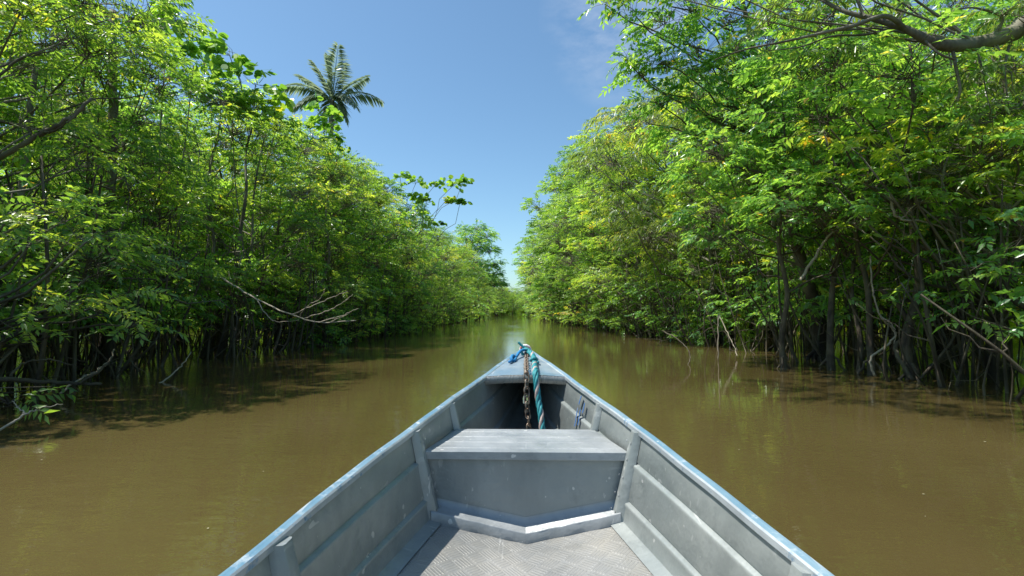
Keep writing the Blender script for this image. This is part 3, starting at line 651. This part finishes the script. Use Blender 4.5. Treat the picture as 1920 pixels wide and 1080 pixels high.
# waterside bushes
LB = [('bc', 12.5, .2, 2.0), ('ba', 14.6, .1, 2.4), ('bc', 16.8, .2, 2.4), ('bb', 19.2, .1, 2.5), ('ba', 22, .1, 2.6), ('bb', 25.5, .1, 2.6), ('ba', 29.5, .1, 2.8), ('bb', 34, .0, 3.0), ('ba', 40, 0, 3.2), ('bc', 47, 0, 3.4), ('bb', 56, 0, 3.8), ('ba', 68, 0, 4.2), ('bb', 84, 0, 4.4)]
for i, (k, d, off, h) in enumerate(LB):
    place(V[k], 'waterside_bush', XLb(d)-off-.5, d, rnd.uniform(0, 6.28), h/2.6, '%s at the left waterline, %s bush of that line from the boat' % (LOOK[k], ORD[i]), 'bush', 'bushes along the left waterline')
RB = [('bb', 14.2, .3, 1.8), ('bc', 16.2, .1, 2.2), ('bb', 18.3, .0, 2.4), ('ba', 21, .0, 2.6), ('bb', 24, .0, 2.8), ('ba', 27.5, 0, 3.0), ('bc', 31.5, 0, 3.2), ('bb', 36.5, 0, 3.4), ('ba', 43, 0, 3.6), ('bb', 51, 0, 3.8), ('ba', 62, 0, 4.2), ('bc', 78, 0, 4.4)]
for i, (k, d, off, h) in enumerate(RB):
    place(V[k], 'waterside_bush', XRb(d)+off+.5, d, rnd.uniform(0, 6.28), h/2.6, '%s at the right waterline, %s bush of that line from the boat' % (LOOK[k], ORD[i]), 'bush', 'bushes along the right waterline')
# trees closing the river at its far bend
for i, (x, d, h, k) in enumerate([(-6.5, 118, 8, 'la'), (-3, 124, 6.6, 'fa'), (.5, 128, 6.4, 'la'), (4, 132, 9.5, 'fa'), (7, 126, 10, 'ca'), (-10, 126, 9, 'ca')]):
    place(V[k], 'broadleaf_tree', x, d, i*1.3, h/7, '%s closing the river at its far bend, %s from the left' % (LOOK[k], ORD[i]), 'tree', 'trees at the far bend')
# deeper rows
for sg, XB, word in ((-1, XLb, 'left'), (1, XRb, 'right')):
    for row, (extra, step, d0_, hh) in enumerate(((3.4, 2.7, 1.5, 7.6), (6.0, 3.4, 0.5, 8.0), (9.0, 4.4, 1, 8.4))):
        d = d0_
        while d < 62:
            k = rnd.choice(['sa', 'sb', 'ga', 'ca', 'na', 'cb', 'wa', 'fa'] if row else ['sa', 'sb', 'gb', 'ca', 'na', 'sa'])
            h = hh*rnd.uniform(.85, 1.08)*(1.12 if sg > 0 and d > 14 else 1)
            if sg > 0 and d < 11: h *= .8
            if sg < 0: h *= .88
            place(V[k], 'forest_tree', XB(d)+sg*(extra+rnd.uniform(-.6, .6)), d+rnd.uniform(-.7, .7), rnd.uniform(0, 6.28), h/7,
                  'tree standing in the flooded forest behind the front row of the %s bank' % word, 'tree', 'trees inside the %s forest' % word)
            d += step*(1+d/45)
# dense forest farther in, one mass
def mass(name, pts, seed, n_per, label):
    rng = np.random.default_rng(seed); mb = MB(); Ps, Ds = [], []
    for (x, y, h, r) in pts:
        n = n_per; u = rng.random(n); a = rng.uniform(0, 6.28, n); rr = r*np.sqrt(rng.uniform(.3, 1, n))*(.65+.35*np.sin(u*3.1))
        Ps.append(np.stack([x+np.cos(a)*rr, y+np.sin(a)*rr, .05+u*h], 1)); Ds.append(np.stack([np.cos(a), np.sin(a), rng.normal(-.1, .3, n)], 1))
        mb.tube([(x, y, -.3), (x+rng.normal(0, .2), y, h*.5), (x, y+rng.normal(0, .3), h*.9)], [.14, .1, .03], 6, 1)
    P = np.concatenate(Ps); D = np.concatenate(Ds)
    spray_leaves(mb, rng, P, D, 'glossy', np.clip(rng.normal(.5, .15, len(P)), 0, .9), 2.6)
    tag(obj(name, mb.mesh(name, [M_STD, M_BARK])), label, 'forest', kind='stuff')
pts = [(XLb(d)-12.5-rnd.uniform(0, 3), d, rnd.uniform(6.5, 8.5), 2.6) for d in np.arange(-2, 70, 3.1)]+[(XLb(d)-17-rnd.uniform(0, 3), d, rnd.uniform(7, 9), 2.8) for d in np.arange(-2, 60, 3.4)]
pts += [(XLb(min(d, 130))-5-rnd.uniform(0, 5), d, rnd.uniform(6, 8), 3) for d in np.arange(64, 150, 3.5)]
mass('left_forest', pts, 3, 420, 'dense green forest far inside the left bank')
pts = [(XRb(d)+12.5+rnd.uniform(0, 3), d, rnd.uniform(7, 9), 2.6) for d in np.arange(-2, 70, 3.1)]+[(XRb(d)+17+rnd.uniform(0, 3), d, rnd.uniform(7, 9), 2.8) for d in np.arange(-2, 60, 3.4)]
pts += [(XRb(min(d, 130))+5+rnd.uniform(0, 5), d, rnd.uniform(6, 9), 3) for d in np.arange(64, 150, 3.5)]
mass('right_forest', pts, 4, 420, 'dense green forest far inside the right bank')
pts = [(x, rnd.uniform(140, 155), rnd.uniform(7, 9.5), 3) for x in np.arange(-30, 31, 2.6)]
pts = [(x, y, h*.72 if abs(x+1) < 7 else h, r) for x, y, h, r in pts]
mass('far_forest', pts, 5, 900, 'green forest closing the view at the end of the river')

# ------------------------------------------------------------------ undergrowth: stems nobody could count
def thicket(name, XB, sg, seed, label, dr, n, leafy):
    rng = np.random.default_rng(seed); mb = MB()
    for k in range(n):
        d = dr[0]+(dr[1]-dr[0])*rng.random()**1.35; x = XB(d)+sg*abs(rng.normal(.1, 1.3))+sg*rng.choice([0, 0, 2.5]); a = rng.uniform(0, 6.28); hgt = rng.uniform(.7, 3.2); ln = rng.uniform(.1, .9)
        b = np.array((x, d, -.2)); t = b+np.array((math.cos(a)*ln-sg*.2, math.sin(a)*ln, hgt)); m_ = (b+t)/2+rng.normal(0, .16, 3)
        r = rng.uniform(.007, .028); P = spline([b, m_, t], 4); mb.tube(P, np.linspace(r, r*.4, len(P)), 5, 1 if rng.random() < .22 else 0)
        for q in range(rng.integers(1, 4)):
            i = rng.integers(2, len(P)-1); e = P[i]+np.array((rng.normal(0, .45), rng.normal(0, .45), rng.normal(.1, .4))); limb(mb, rng, P[i], e, r*.5, .003, .4, n=4, k=5, mi=0)
    for k in range(int(n*.11)):     # tall thin pale saplings and hanging stems
        d = dr[0]+3+(dr[1]*.8-dr[0])*rng.random()**1.2; x = XB(d)+sg*rng.uniform(.2, 2.4); hh = rng.uniform(2.5, 5.5); r = rng.uniform(.008, .02)
        P = spline([(x, d, -.2), (x+rng.normal(0, .12), d+rng.normal(0, .1), hh*.35), (x+rng.normal(0, .2), d+rng.normal(0, .2), hh*.7), (x+rng.normal(0, .3), d, hh)], 4); mb.tube(P, np.linspace(r, r*.5, len(P)), 5, 1)
    m2 = int(n*leafy); d = dr[0]+(dr[1]-dr[0])*rng.random(m2)**1.35
    P = np.stack([XB(d)+sg*np.abs(rng.normal(.2, 1.2, m2)), d, rng.gamma(2., .42, m2)+np.where(d < 13, .62, .06)], 1)
    a = rng.uniform(0, 6.28, m2); D = np.stack([np.cos(a)-sg*.4, np.sin(a), rng.normal(-.05, .25, m2)], 1)
    spray_leaves(mb, rng, P, D, 'glossy', np.clip(rng.normal(.45, .15, m2), 0, .9), .95, mi=2, wood=0)
    tag(obj(name, mb.mesh(name, [M_DARKWOOD, M_BARKG, M_DEEP])), label, 'undergrowth', kind='stuff')
thicket('left_undergrowth', XLb, -1, 91, 'tangle of thin dark stems rising from the water under the left bank trees', (2.5, 45), 1100, 3.0)
thicket('right_undergrowth', XRb, 1, 92, 'tangle of thin dark stems rising from the water under the right bank trees', (3, 45), 680, 2.9)

# ------------------------------------------------------------------ single trees with outlines of their own
def hero(kind, name, base, H, seed, sp, px, label, cat='tree', group=None, **kw):
    cl = []
    rng = np.random.default_rng(seed+500)
    for (x, y, d, sz) in px:
        p_ = at(x, y, d); cl.append((np.array((p_[0]-base[0], p_[1]-base[1], p_[2])), sz))
    v = make_tree(name, seed, H, 1, 1, sp, clumps=cl, **kw)
    return place(v, kind, base[0], base[1], 0, 1, label, cat, group)
hero('overhanging_tree', 'overhang', (5.4, 9.6), 8.2, 201, 'glossy',
     [(1135, 2, 8.6, .22), (1190, 20, 8.6, .3), (1175, 108, 8.6, .25), (1205, 135, 8.7, .38), (1245, 30, 8.6, .5), (1250, 110, 8.6, .5), (1235, 185, 8.8, .38), (1215, 225, 9.2, .28), (1300, 10, 8.6, .55), (1310, 90, 8.5, .55), (1300, 175, 8.8, .5), (1285, 250, 9.2, .5),
      (1370, 30, 8.4, .55), (1380, 120, 8.6, .5), (1375, 200, 9, .5), (1350, 275, 9.4, .55), (1440, 60, 8.4, .45), (1450, 150, 8.8, .45), (1450, 250, 9, .5), (1310, 330, 9.6, .5), (1400, 330, 9.8, .5), (1520, 300, 9.2, .4),
      (1200, -60, 8.6, .5), (1300, -70, 8.6, .6), (1420, -50, 8.6, .6), (1330, 400, 9.8, .45)],
     'tall glossy tree whose crown leans out over the right side of the river', dens=2.3, lean=(-1.6, -.3), r0=.13, bark=M_BARK)
hero('broadleaf_tree', 'bright near', (6.3, 6.9), 5.0, 202, 'whorled',
     [(1545, 240, 6.2, .28), (1590, 200, 6.2, .3), (1610, 275, 6.0, .32), (1660, 225, 6.1, .32), (1690, 290, 5.9, .36), (1735, 235, 6.0, .34), (1760, 310, 5.9, .36), (1815, 260, 6.0, .38), (1850, 330, 5.8, .36), (1900, 260, 5.9, .4), (1640, 340, 6.1, .3), (1720, 370, 6.0, .34), (1800, 400, 6.0, .34), (1890, 400, 5.8, .36), (1960, 320, 5.8, .5),
      (1560, 330, 6.4, .3), (1600, 410, 6.6, .3), (1680, 440, 6.5, .3)],
     'sunlit near tree with big drooping leaves at the right frame edge', dens=1.7, scale=.9, r0=.09, bark=M_BARKG)
hero('broadleaf_tree', 'lime behind', (7.6, 9.4), 7.6, 203, 'lime',
     [(1580, 150, 9.2, .5), (1640, 110, 9.2, .5), (1700, 130, 9.2, .5), (1760, 115, 9.2, .5), (1600, 210, 9.2, .5), (1820, 150, 9.2, .5), (1860, 190, 9, .5), (1540, 220, 9.4, .45), (1680, 190, 9.3, .5), (1750, 190, 9.3, .5), (1560, 400, 9.0, .5), (1640, 470, 8.8, .5), (1700, 400, 9.0, .5), (1500, 440, 9.2, .5), (1480, 370, 9.4, .5), (1790, 470, 8.8, .45), (1860, 450, 8.8, .45)],
     'lime green tree glowing below the thick bent limb on the right', dens=1.3, r0=.1)
hero('feathery_tree', 'near left', (-5.7, 4.4), 4.6, 204, 'compound',
     [(15, 395, 4.5, .28), (70, 385, 4.5, .28), (120, 400, 4.5, .26), (170, 435, 4.5, .22), (60, 440, 4.5, .26), (120, 450, 4.5, .2), (20, 545, 4.6, .26), (75, 570, 4.6, .24), (130, 560, 4.6, .22), (190, 575, 4.8, .24), (45, 610, 4.6, .22), (250, 605, 5.2, .2), (210, 550, 5.0, .24), (20, 750, 3.9, .12), (30, 120, 5.2, .45), (120, 60, 5.4, .45), (60, 230, 5.0, .4), (150, 300, 5.4, .35)],
     'near tree at the left frame edge with bright feathery leaves drooping low', dens=1.8, scale=.85, r0=.07, bark=M_BARKG)
hero('umbrella_leaf_tree', 'cecropia near', (-6.3, 10.4), 6.7, 205, 'cecropia',
     [(330, 30, 10, .35), (365, 60, 10, .35), (400, 95, 10, .35), (430, 95, 10, .3), (445, 130, 10, .35), (480, 150, 10, .35), (505, 185, 10.2, .3), (470, 200, 10.2, .35), (420, 180, 10, .35), (380, 140, 10, .35), (330, 100, 10, .35), (300, 40, 10, .35)],
     'tree with large round yellow green leaves on the left skyline', dens=1.2, r0=.07, bark=M_BARKG)
hero('umbrella_leaf_tree', 'cecropia mid', (-5.2, 13.2), 6.3, 206, 'cecropia',
     [(600, 205, 13.2, .3), (620, 225, 13.2, .3), (580, 235, 13.2, .35), (560, 270, 13.2, .35), (610, 265, 13.2, .35)],
     'tree with big pale yellow leaves just below the palm crown', dens=1.2, r0=.06, bark=M_BARKG)
hero('umbrella_leaf_tree', 'cecropia far', (-5.0, 21.5), 5.6, 207, 'cecropia',
     [(750, 330, 19.5, .22), (780, 340, 19.5, .25), (765, 365, 19.5, .25), (815, 345, 19.5, .28), (850, 345, 19.5, .22), (868, 340, 19.5, .14), (862, 380, 19.5, .2), (800, 375, 19.5, .3), (835, 375, 19.5, .2), (780, 400, 20, .4), (750, 420, 20, .4), (820, 420, 20, .3)],
     'tree holding out large pale leaves against the sky on the left bank', dens=1.0, r0=.06, bark=M_BARKG)
hero('round_crown_tree', 'far round', (at(893, 500, 60)[0], 60), 10.8, 208, 'glossy',
     [(893, 425, 60, 1.2), (880, 445, 60, 1.3), (910, 440, 60, 1.3), (895, 465, 60, 1.4), (870, 470, 60, 1.2), (918, 468, 60, 1.2), (885, 500, 60, 1.4), (912, 500, 60, 1.3), (870, 520, 60, 1.5), (925, 530, 60, 1.5)],
     'dark rounded tree rising above the far end of the left bank', dens=1.0, scale=1.6, r0=.2)
hero('overhanging_tree', 'right mid', (3.9, 31), 11.5, 209, 'lime',
     [(1011, 385, 31, .9), (1001, 450, 31, .7), (1026, 420, 31, 1), (1011, 490, 31, .7), (1041, 350, 31, .9), (1056, 325, 31, .9), (1076, 290, 31, .9), (1111, 262, 31, 1), (1146, 275, 31, 1), (1086, 350, 31, 1), (1056, 400, 31, 1), (1036, 470, 31, 1), (1031, 530, 31, .9), (1066, 460, 31, 1), (1106, 320, 31, 1), (1066, 520, 31, 1), (1021, 555, 31, .8), (1126, 380, 31, 1), (1096, 420, 31, 1)],
     'big pale green tree bulging over the far river from the right bank', dens=1.5, scale=1.3, r0=.2)
hero('overhanging_tree', 'right mid b', (4.3, 21), 8.6, 210, 'whorled',
     [(1140, 290, 20.5, .7), (1180, 250, 20, .6), (1200, 225, 20, .4), (1225, 260, 20, .7), (1150, 350, 20, .7), (1200, 320, 20, .7), (1120, 400, 20.5, .7), (1170, 400, 20, .7), (1090, 460, 21, .7), (1130, 460, 20.5, .7), (1240, 330, 19, .7), (1100, 530, 21, .6), (1150, 520, 20, .7), (1210, 450, 19, .7), (1260, 400, 18, .6)],
     'tall tree with pale pointed leaves midway along the right bank', dens=1.6, r0=.14, bark=M_BARKG)

# ---- the tree whose thick limb crosses the top right corner
rng = np.random.default_rng(77); tr, cr = MB(), MB(); bx, by = 7.4, 5.6
e = bpy.data.objects.new('overhanging_tree', None); C.objects.link(e); e.location = (bx, by, 0)
tag(e, 'tree with a thick bent bare limb and narrow dark leaves at the top right', 'tree')
def rel(p_): return np.array((p_[0]-bx, p_[1]-by, p_[2]))
tr.tube(spline([(0, 0, -.5), (.1, .1, 1.2), (.05, .1, 2.6), (-.2, .0, 3.5), (.1, .1, 4.6), (.3, .2, 6)], 5), np.linspace(.2, .09, 26), 10)
def pxlimb(mb, pts, r0, r1, n=7, mi=0):
    P = spline([rel(at(*q)) for q in pts], 6); mb.tube(P, np.linspace(r0, r1, len(P)), n, mi); return P
L1 = spline([(-.15, 0, 3.3)]+[tuple(rel(at(*q))) for q in ((1960, 48, 5.5), (1900, 62, 5.4), (1850, 78, 5.3), (1785, 86, 5.2), (1740, 75, 5.2), (1700, 55, 5.2), (1640, 36, 5.3), (1580, 20, 5.4), (1520, -12, 5.6))], 6)
tr.tube(L1, np.interp(np.arange(len(L1)), [0, 12, 24, 36, len(L1)], [.11, .085, .062, .035, .014]), 9)
for pts, a, b in (([(1700, 56, 5.2), (1660, 30, 5.1), (1600, 48, 5.1), (1540, 62, 5.2), (1470, 78, 5.3), (1400, 92, 5.4), (1340, 112, 5.5)], .026, .006),
                  ([(1690, 50, 5.2), (1620, 65, 5.4), (1560, 68, 5.4), (1500, 88, 5.5), (1440, 95, 5.6)], .016, .005),
                  ([(1785, 88, 5.2), (1793, 130, 5.2), (1800, 165, 5.2), (1795, 190, 5.25)], .018, .012),
                  ([(1730, 72, 5.2), (1760, 100, 5.1), (1790, 112, 5.1)], .014, .01),
                  ([(1850, 78, 5.3), (1880, 35, 5.3), (1830, 15, 5.2), (1790, 18, 5.2)], .02, .006),
                  ([(1900, 62, 5.4), (1885, 120, 5.3), (1888, 180, 5.3)], .018, .006), ([(1620, 30, 5.3), (1600, -10, 5.3), (1560, -40, 5.3)], .016, .008)):
    pxlimb(tr, pts, a, b)
for (x, y, d, sz) in [(1500, 10, 5.6, .3), (1560, 25, 5.5, .22), (1640, 5, 5.4, .28), (1700, 12, 5.3, .2), (1900, 120, 5.2, .28), (1915, 190, 5.2, .3), (1860, 215, 5.2, .25), (1880, 20, 5.2, .22), (1930, 20, 5.3, .3), (1440, 40, 5.7, .25), (1380, 90, 5.8, .22), (1620, -60, 5.4, .4), (1760, -70, 5.4, .35), (1500, 120, 5.8, .16), (1570, 95, 5.6, .1), (1840, 130, 5.2, .14)]:
    c = rel(at(x, y, d)); i = int(np.argmin(np.linalg.norm(L1-c, axis=1))); limb(tr, rng, L1[i], c, .009, .004, .25, n=5)
    clump_foliage(cr, rng, c, sz, (0, 0), 'narrow', 2.2, .4, .75)
# unseen boughs over the river, added to cast shadow on the right-hand water
pb = L1[20]
for (x, y, z, sz) in [(1.0, 5.6, 5.0, .55), (1.6, 5.0, 5.2, .6), (2.2, 6.0, 5.3, .6), (2.6, 4.6, 5.1, .5), (1.9, 4.2, 5.4, .45), (3.2, 5.4, 5.2, .5), (.6, 6.4, 5.6, .45), (1.4, 6.8, 5.7, .5)]:
    c = np.array((x-bx, y-by, z)); limb(tr, rng, pb, c, .014, .004, .2, n=5); clump_foliage(cr, rng, c, sz, (0, 0), 'narrow', 2.0, .4, .9)
obj('trunk', tr.mesh('limb tree trunk', M_BARKG), e); obj('crown', cr.mesh('limb tree crown', [M_OLIVE, M_BARK]), e)

# ---- palm
def make_palm():
    bx, by = at(618, 500, 22)[0], 22; top = at(624, 188, 22)[2]
    e = bpy.data.objects.new('palm_tree', None); C.objects.link(e); e.location = (bx, by, 0)
    tag(e, 'tall palm tree rising above the left bank treetops', 'palm tree')
    mb = MB(); P = spline([(0.05, 0, -.4), (.02, .05, top*.4), (-.04, 0, top*.75), (0, 0, top)], 8); mb.tube(P, np.linspace(.16, .1, len(P)), 10)
    obj('trunk', mb.mesh('palm trunk', M_BARKG), e)
    rng = np.random.default_rng(8)
    tips = [((532, 172), 0), ((552, 132), 0), ((583, 112), 0), ((612, 103), 0), ((650, 108), 0), ((682, 134), 0), ((706, 176), 0), ((678, 212), 0), ((568, 214), 0), ((600, 225), 0), ((652, 226), 0), ((630, 100), 0)]
    for k, ((tx, ty), bend) in enumerate(tips):
        mb = MB(); tip = at(tx, ty, 22); tip = np.array((tip[0]-bx, rng.uniform(-1.2, 1.2), tip[2])); a = np.array((0, 0, top-.05))
        rise = .3 if tip[2] > top+1.2 else .75; c = (a+tip)/2+np.array((0, 0, rise)); t = np.linspace(0, 1, 54)[:, None]
        Q = (1-t)**2*a+2*t*(1-t)*c+t*t*tip; mb.tube(Q, np.linspace(.028, .006, 54), 5)
        T = unit(np.gradient(Q, axis=0)); S = unit(np.cross(T, np.array((.05, .1, 1.))))
        for sg in (1, -1):
            q = Q[4:]; env = np.interp(np.linspace(0, 1, 50), [0, .2, .6, 1], [.45, .75, .7, .3])
            D = T[4:]*.7+S[4:]*sg*.85+np.array((0, 0, -.22)); D = D+rng.normal(0, .07, D.shape)
            mb.leaves(q, D, np.array((0, 0, 1.))+rng.normal(0, .25, D.shape), env*rng.uniform(.85, 1.1, 50), .09, 0, np.clip(rng.normal(.5, .2, 50), 0, 1), droop=.3, fold=.1)
        obj('frond', mb.mesh('frond', M_PALM), e)
make_palm()

# ---- dark trunks standing in the water on the right
for i, (px, py, h, w_) in enumerate([(1478, 690, 5.2, .7), (1560, 690, 5.4, .8), (1604, 694, 5.2, .6), (1636, 700, 5.4, .75), (1722, 708, 5.6, 1.0), (1832, 668, 6.2, .8), (1882, 690, 5.4, .7), (1800, 640, 7, .8), (1520, 655, 6.5, .8)]):
    d = F*HC/(py-583); x = at(px, py, d)[0]
    place(V['tk'], 'flooded_tree', x, d, i*1.7, w_, 'dark trunk standing in the water, %s from the left among those on the right bank' % ORD[sorted([1478, 1560, 1604, 1636, 1722, 1832, 1882, 1800, 1520]).index(px)], 'tree', 'dark trunks in the water on the right', h/7)

# ---- bare branches and lianas, each a thing
def branch(kind, label, cat, m_, *runs, n=6):
    mb = MB()
    for r0, r1, pts in runs:
        P = spline([at(*q) for q in pts], 6); rg = np.random.default_rng(len(pts)*7+int(pts[0][0]+500)); P[1:-1] += rg.normal(0, .006, (len(P)-2, 3))
        mb.tube(P, np.linspace(r0, r1, len(P)), n)
    o = obj(kind, mb.mesh(kind, m_)); return tag(o, label, cat)
branch('fallen_branch', 'long pale dead branch reaching over the water with forked bare tips', 'branch', M_DEAD,
       (.018, .007, [(415, 520, 8.8), (480, 560, 8.4), (545, 590, 8.1), (600, 604, 7.9), (668, 601, 7.8)]), (.009, .003, [(545, 590, 8.1), (590, 572, 8.0), (625, 556, 8.0), (652, 546, 7.9)]),
       (.008, .003, [(570, 597, 8.0), (610, 585, 7.9), (640, 568, 7.8), (662, 552, 7.8)]), (.008, .003, [(600, 604, 7.9), (640, 592, 7.8), (672, 578, 7.7)]), (.01, .004, [(480, 560, 8.4), (500, 590, 8.2), (520, 603, 8.2), (560, 600, 8.1)]),
       (.008, .003, [(620, 603, 7.9), (650, 590, 7.8), (660, 583, 7.8)]), (.008, .003, [(560, 595, 8.0), (575, 575, 7.9), (600, 560, 7.8), (610, 540, 7.8)]))
branch('fallen_branch', 'dark arched branch just above the water at the left frame edge', 'branch', M_DARKWOOD,
       (.03, .014, [(-60, 735, 4.3), (0, 712, 4.5), (60, 714, 4.7), (130, 718, 4.9), (190, 720, 5.0)]), (.016, .007, [(150, 718, 4.9), (180, 700, 5.0), (205, 676, 5.1), (215, 655, 5.2)]), (.012, .004, [(20, 705, 4.6), (45, 680, 4.7), (95, 674, 4.8), (145, 688, 4.9)]))
branch('fallen_branch', 'thin grey twig dipping to the water at the lower left frame edge', 'branch', M_DEAD,
       (.011, .004, [(-40, 830, 3.4), (5, 802, 3.6), (50, 775, 3.8), (85, 763, 3.9), (118, 758, 4.0)]), (.006, .003, [(50, 775, 3.8), (35, 763, 3.8), (22, 752, 3.8)]))
branch('fallen_branch', 'leaning pale stick rising from the water beside the dark arched branch', 'branch', M_DEAD,
       (.011, .005, [(112, 738, 5.1), (150, 712, 5.3), (180, 695, 5.4), (208, 676, 5.5)]), (.007, .003, [(160, 706, 5.3), (190, 690, 5.2), (205, 680, 5.2)]))
branch('fallen_branch', 'leaning stick in the water below the dark thicket on the left', 'branch', M_DEAD, (.011, .005, [(296, 722, 6.3), (325, 700, 6.6), (345, 680, 6.8), (358, 660, 7.0)]))
branch('fallen_branch', 'hooked pale twig at the waterline on the left', 'branch', M_DEAD, (.010, .004, [(466, 652, 10.5), (480, 662, 10.3), (474, 678, 10.0), (468, 687, 9.7)]), (.01, .005, [(466, 652, 10.5), (440, 640, 10.6), (490, 632, 10.6)]))
branch('bare_branch', 'thick leaning bare branch in the upper left foliage', 'branch', M_BARK, (.035, .015, [(-40, 312, 5.0), (0, 293, 5.0), (78, 250, 5.0), (130, 222, 5.0), (172, 184, 5.1)]), (.014, .006, [(78, 250, 5.0), (115, 240, 4.9), (140, 218, 4.9)]))
branch('bare_branch', 'pair of thin crossing branches near the top left corner', 'branch', M_BARKG, (.018, .007, [(-30, 152, 4.8), (0, 139, 4.8), (43, 108, 4.8), (100, 88, 4.9)]), (.012, .005, [(0, 125, 4.8), (45, 108, 4.9), (90, 98, 4.9), (118, 82, 4.9)]))
branch('bare_branch', 'long nearly level grey branch crossing the left foliage', 'branch', M_BARKG, (.017, .006, [(-20, 200, 5.2), (40, 185, 5.3), (110, 178, 5.4), (172, 172, 5.5)]))
branch('leaning_stem', 'pale leaning stem standing in the thicket at the left frame edge', 'stem', M_BARKG, (.05, .03, [(-5, 690, 6.0), (10, 540, 6.0), (35, 390, 6.1), (52, 260, 6.2), (66, 130, 6.3)]))
branch('straight_stem', 'straight lichen grey stem behind the left foliage', 'stem', M_BARKG, (.075, .05, [(205, 700, 7.6), (208, 540, 7.6), (209, 380, 7.6), (211, 200, 7.6), (212, 20, 7.7)]))
branch('bare_branch', 'thin grey shoots rising above the left treetops', 'branch', M_BARK, (.016, .005, [(318, 150, 9.4), (303, 90, 9.4), (287, 35, 9.4), (268, -20, 9.4)]), (.010, .004, [(312, 130, 9.4), (312, 70, 9.4), (295, 35, 9.4)]), (.007, .003, [(333, 40, 9.4), (338, 0, 9.4), (340, -20, 9.4)]))
branch('hanging_liana', 'pale crooked liana hanging down to the water on the right', 'liana', M_DEAD,
       (.010, .016, [(1632, 480, 6.9), (1634, 520, 6.9), (1640, 560, 6.9), (1652, 596, 6.9), (1679, 622, 6.9), (1669, 643, 6.9), (1636, 668, 6.9), (1634, 690, 6.9), (1641, 706, 6.9)]), (.008, .004, [(1652, 596, 6.9), (1670, 605, 6.8), (1680, 628, 6.8), (1676, 645, 6.8)]))
branch('bare_branch', 'pale arching branch bowed over the right bank undergrowth', 'branch', M_DEAD, (.022, .007, [(1500, 525, 7.4), (1528, 482, 7.3), (1552, 444, 7.2), (1583, 425, 7.2), (1650, 404, 7.1), (1720, 400, 7.1)]))
branch('bare_branch', 'forked pale branch among the right hand leaves', 'branch', M_DEAD, (.018, .007, [(1670, 365, 6.2), (1675, 395, 6.2), (1690, 410, 6.2), (1740, 418, 6.2), (1800, 440, 6.2)]), (.009, .004, [(1690, 410, 6.2), (1715, 385, 6.1), (1765, 358, 6.1)]))
branch('leaning_stem', 'pale forked stem leaning at the right frame edge', 'stem', M_BARKG, (.035, .022, [(1925, 580, 6.2), (1900, 560, 6.2), (1882, 520, 6.3), (1868, 480, 6.3), (1850, 460, 6.3)]), (.022, .014, [(1856, 465, 6.3), (1872, 430, 6.3), (1895, 395, 6.2), (1925, 360, 6.2)]))
branch('fallen_branch', 'dark twig curving into open water left of the right bank trunks', 'branch', M_DARKWOOD, (.012, .008, [(1240, 620, 9.4), (1268, 634, 9.2), (1290, 655, 9.0), (1294, 672, 8.9), (1288, 688, 8.7)]), (.008, .004, [(1240, 620, 9.4), (1262, 622, 9.6), (1280, 616, 9.7)]))
branch('bare_stake', 'thin pale upright stick in the water below the right bank', 'branch', M_DEAD, (.011, .008, [(1347, 590, 9.4), (1347, 630, 9.4), (1347, 680, 9.4)]))
branch('bare_stake', 'thin pale slanting stick beside the upright stick on the right', 'branch', M_DEAD, (.010, .008, [(1348, 590, 10.4), (1362, 620, 10.2), (1376, 648, 10.0), (1382, 668, 9.8)]))
branch('fallen_branch', 'long low dark branch lying into the water at the right frame edge', 'branch', M_DARKWOOD, (.035, .018, [(1740, 692, 6.9), (1775, 665, 7.0), (1830, 625, 7.2), (1880, 600, 7.3), (1940, 575, 7.4)]), (.02, .012, [(1700, 560, 7.2), (1740, 600, 7.1), (1790, 590, 7.1), (1870, 560, 7.1)]))
branch('fallen_branch', 'crooked dark root arching between the water and the thick trunk', 'branch', M_DARKWOOD, (.035, .025, [(1650, 540, 7.2), (1690, 580, 7.1), (1705, 620, 7.1), (1680, 650, 7.0), (1690, 680, 6.9), (1712, 712, 6.8)]))
branch('bare_branch', 'dark curved limb crossing the right bank leaves above the arch', 'branch', M_BARK, (.04, .014, [(1590, 480, 8.2), (1545, 430, 8.2), (1500, 380, 8.2), (1450, 335, 8.2), (1390, 315, 8.3), (1340, 312, 8.4)]), (.02, .008, [(1500, 380, 8.2), (1460, 368, 8.2), (1390, 360, 8.3)]))

# small flecks of foam and leaf litter drifting on the river
rng = np.random.default_rng(12); mb = MB(); n = 70
y = 1.6+12*rng.random(n)**1.4; x = rng.uniform(-1, 1, n)*(3.2+y*.12); ok = np.abs(x) > .85; x, y = x[ok], y[ok]; n = len(x)
a = rng.uniform(0, 6.28, n); r = rng.gamma(2, .0014, n)+.0015; V_ = []
for k in range(6): V_.append(np.stack([x+np.cos(a+k*1.047)*r*rng.uniform(.6, 1.3, n), y+np.sin(a+k*1.047)*r*rng.uniform(.6, 1.3, n), np.full(n, .0035)], 1))
V_ = np.stack(V_, 1).reshape(-1, 3); mb.add(V_, np.arange(6)[None]+np.arange(n)[:, None]*6, 0)
m, nt = mat('foam fleck'); p = N(nt, 'ShaderNodeBsdfPrincipled'); p.inputs['Base Color'].default_value = (.4, .37, .24, 1); p.inputs['Roughness'].default_value = .6; finish(nt, p.outputs[0])
tag(obj('foam_flecks', mb.mesh('flecks', m, False)), 'tiny pale flecks of foam and litter drifting on the brown water', 'foam', kind='stuff')
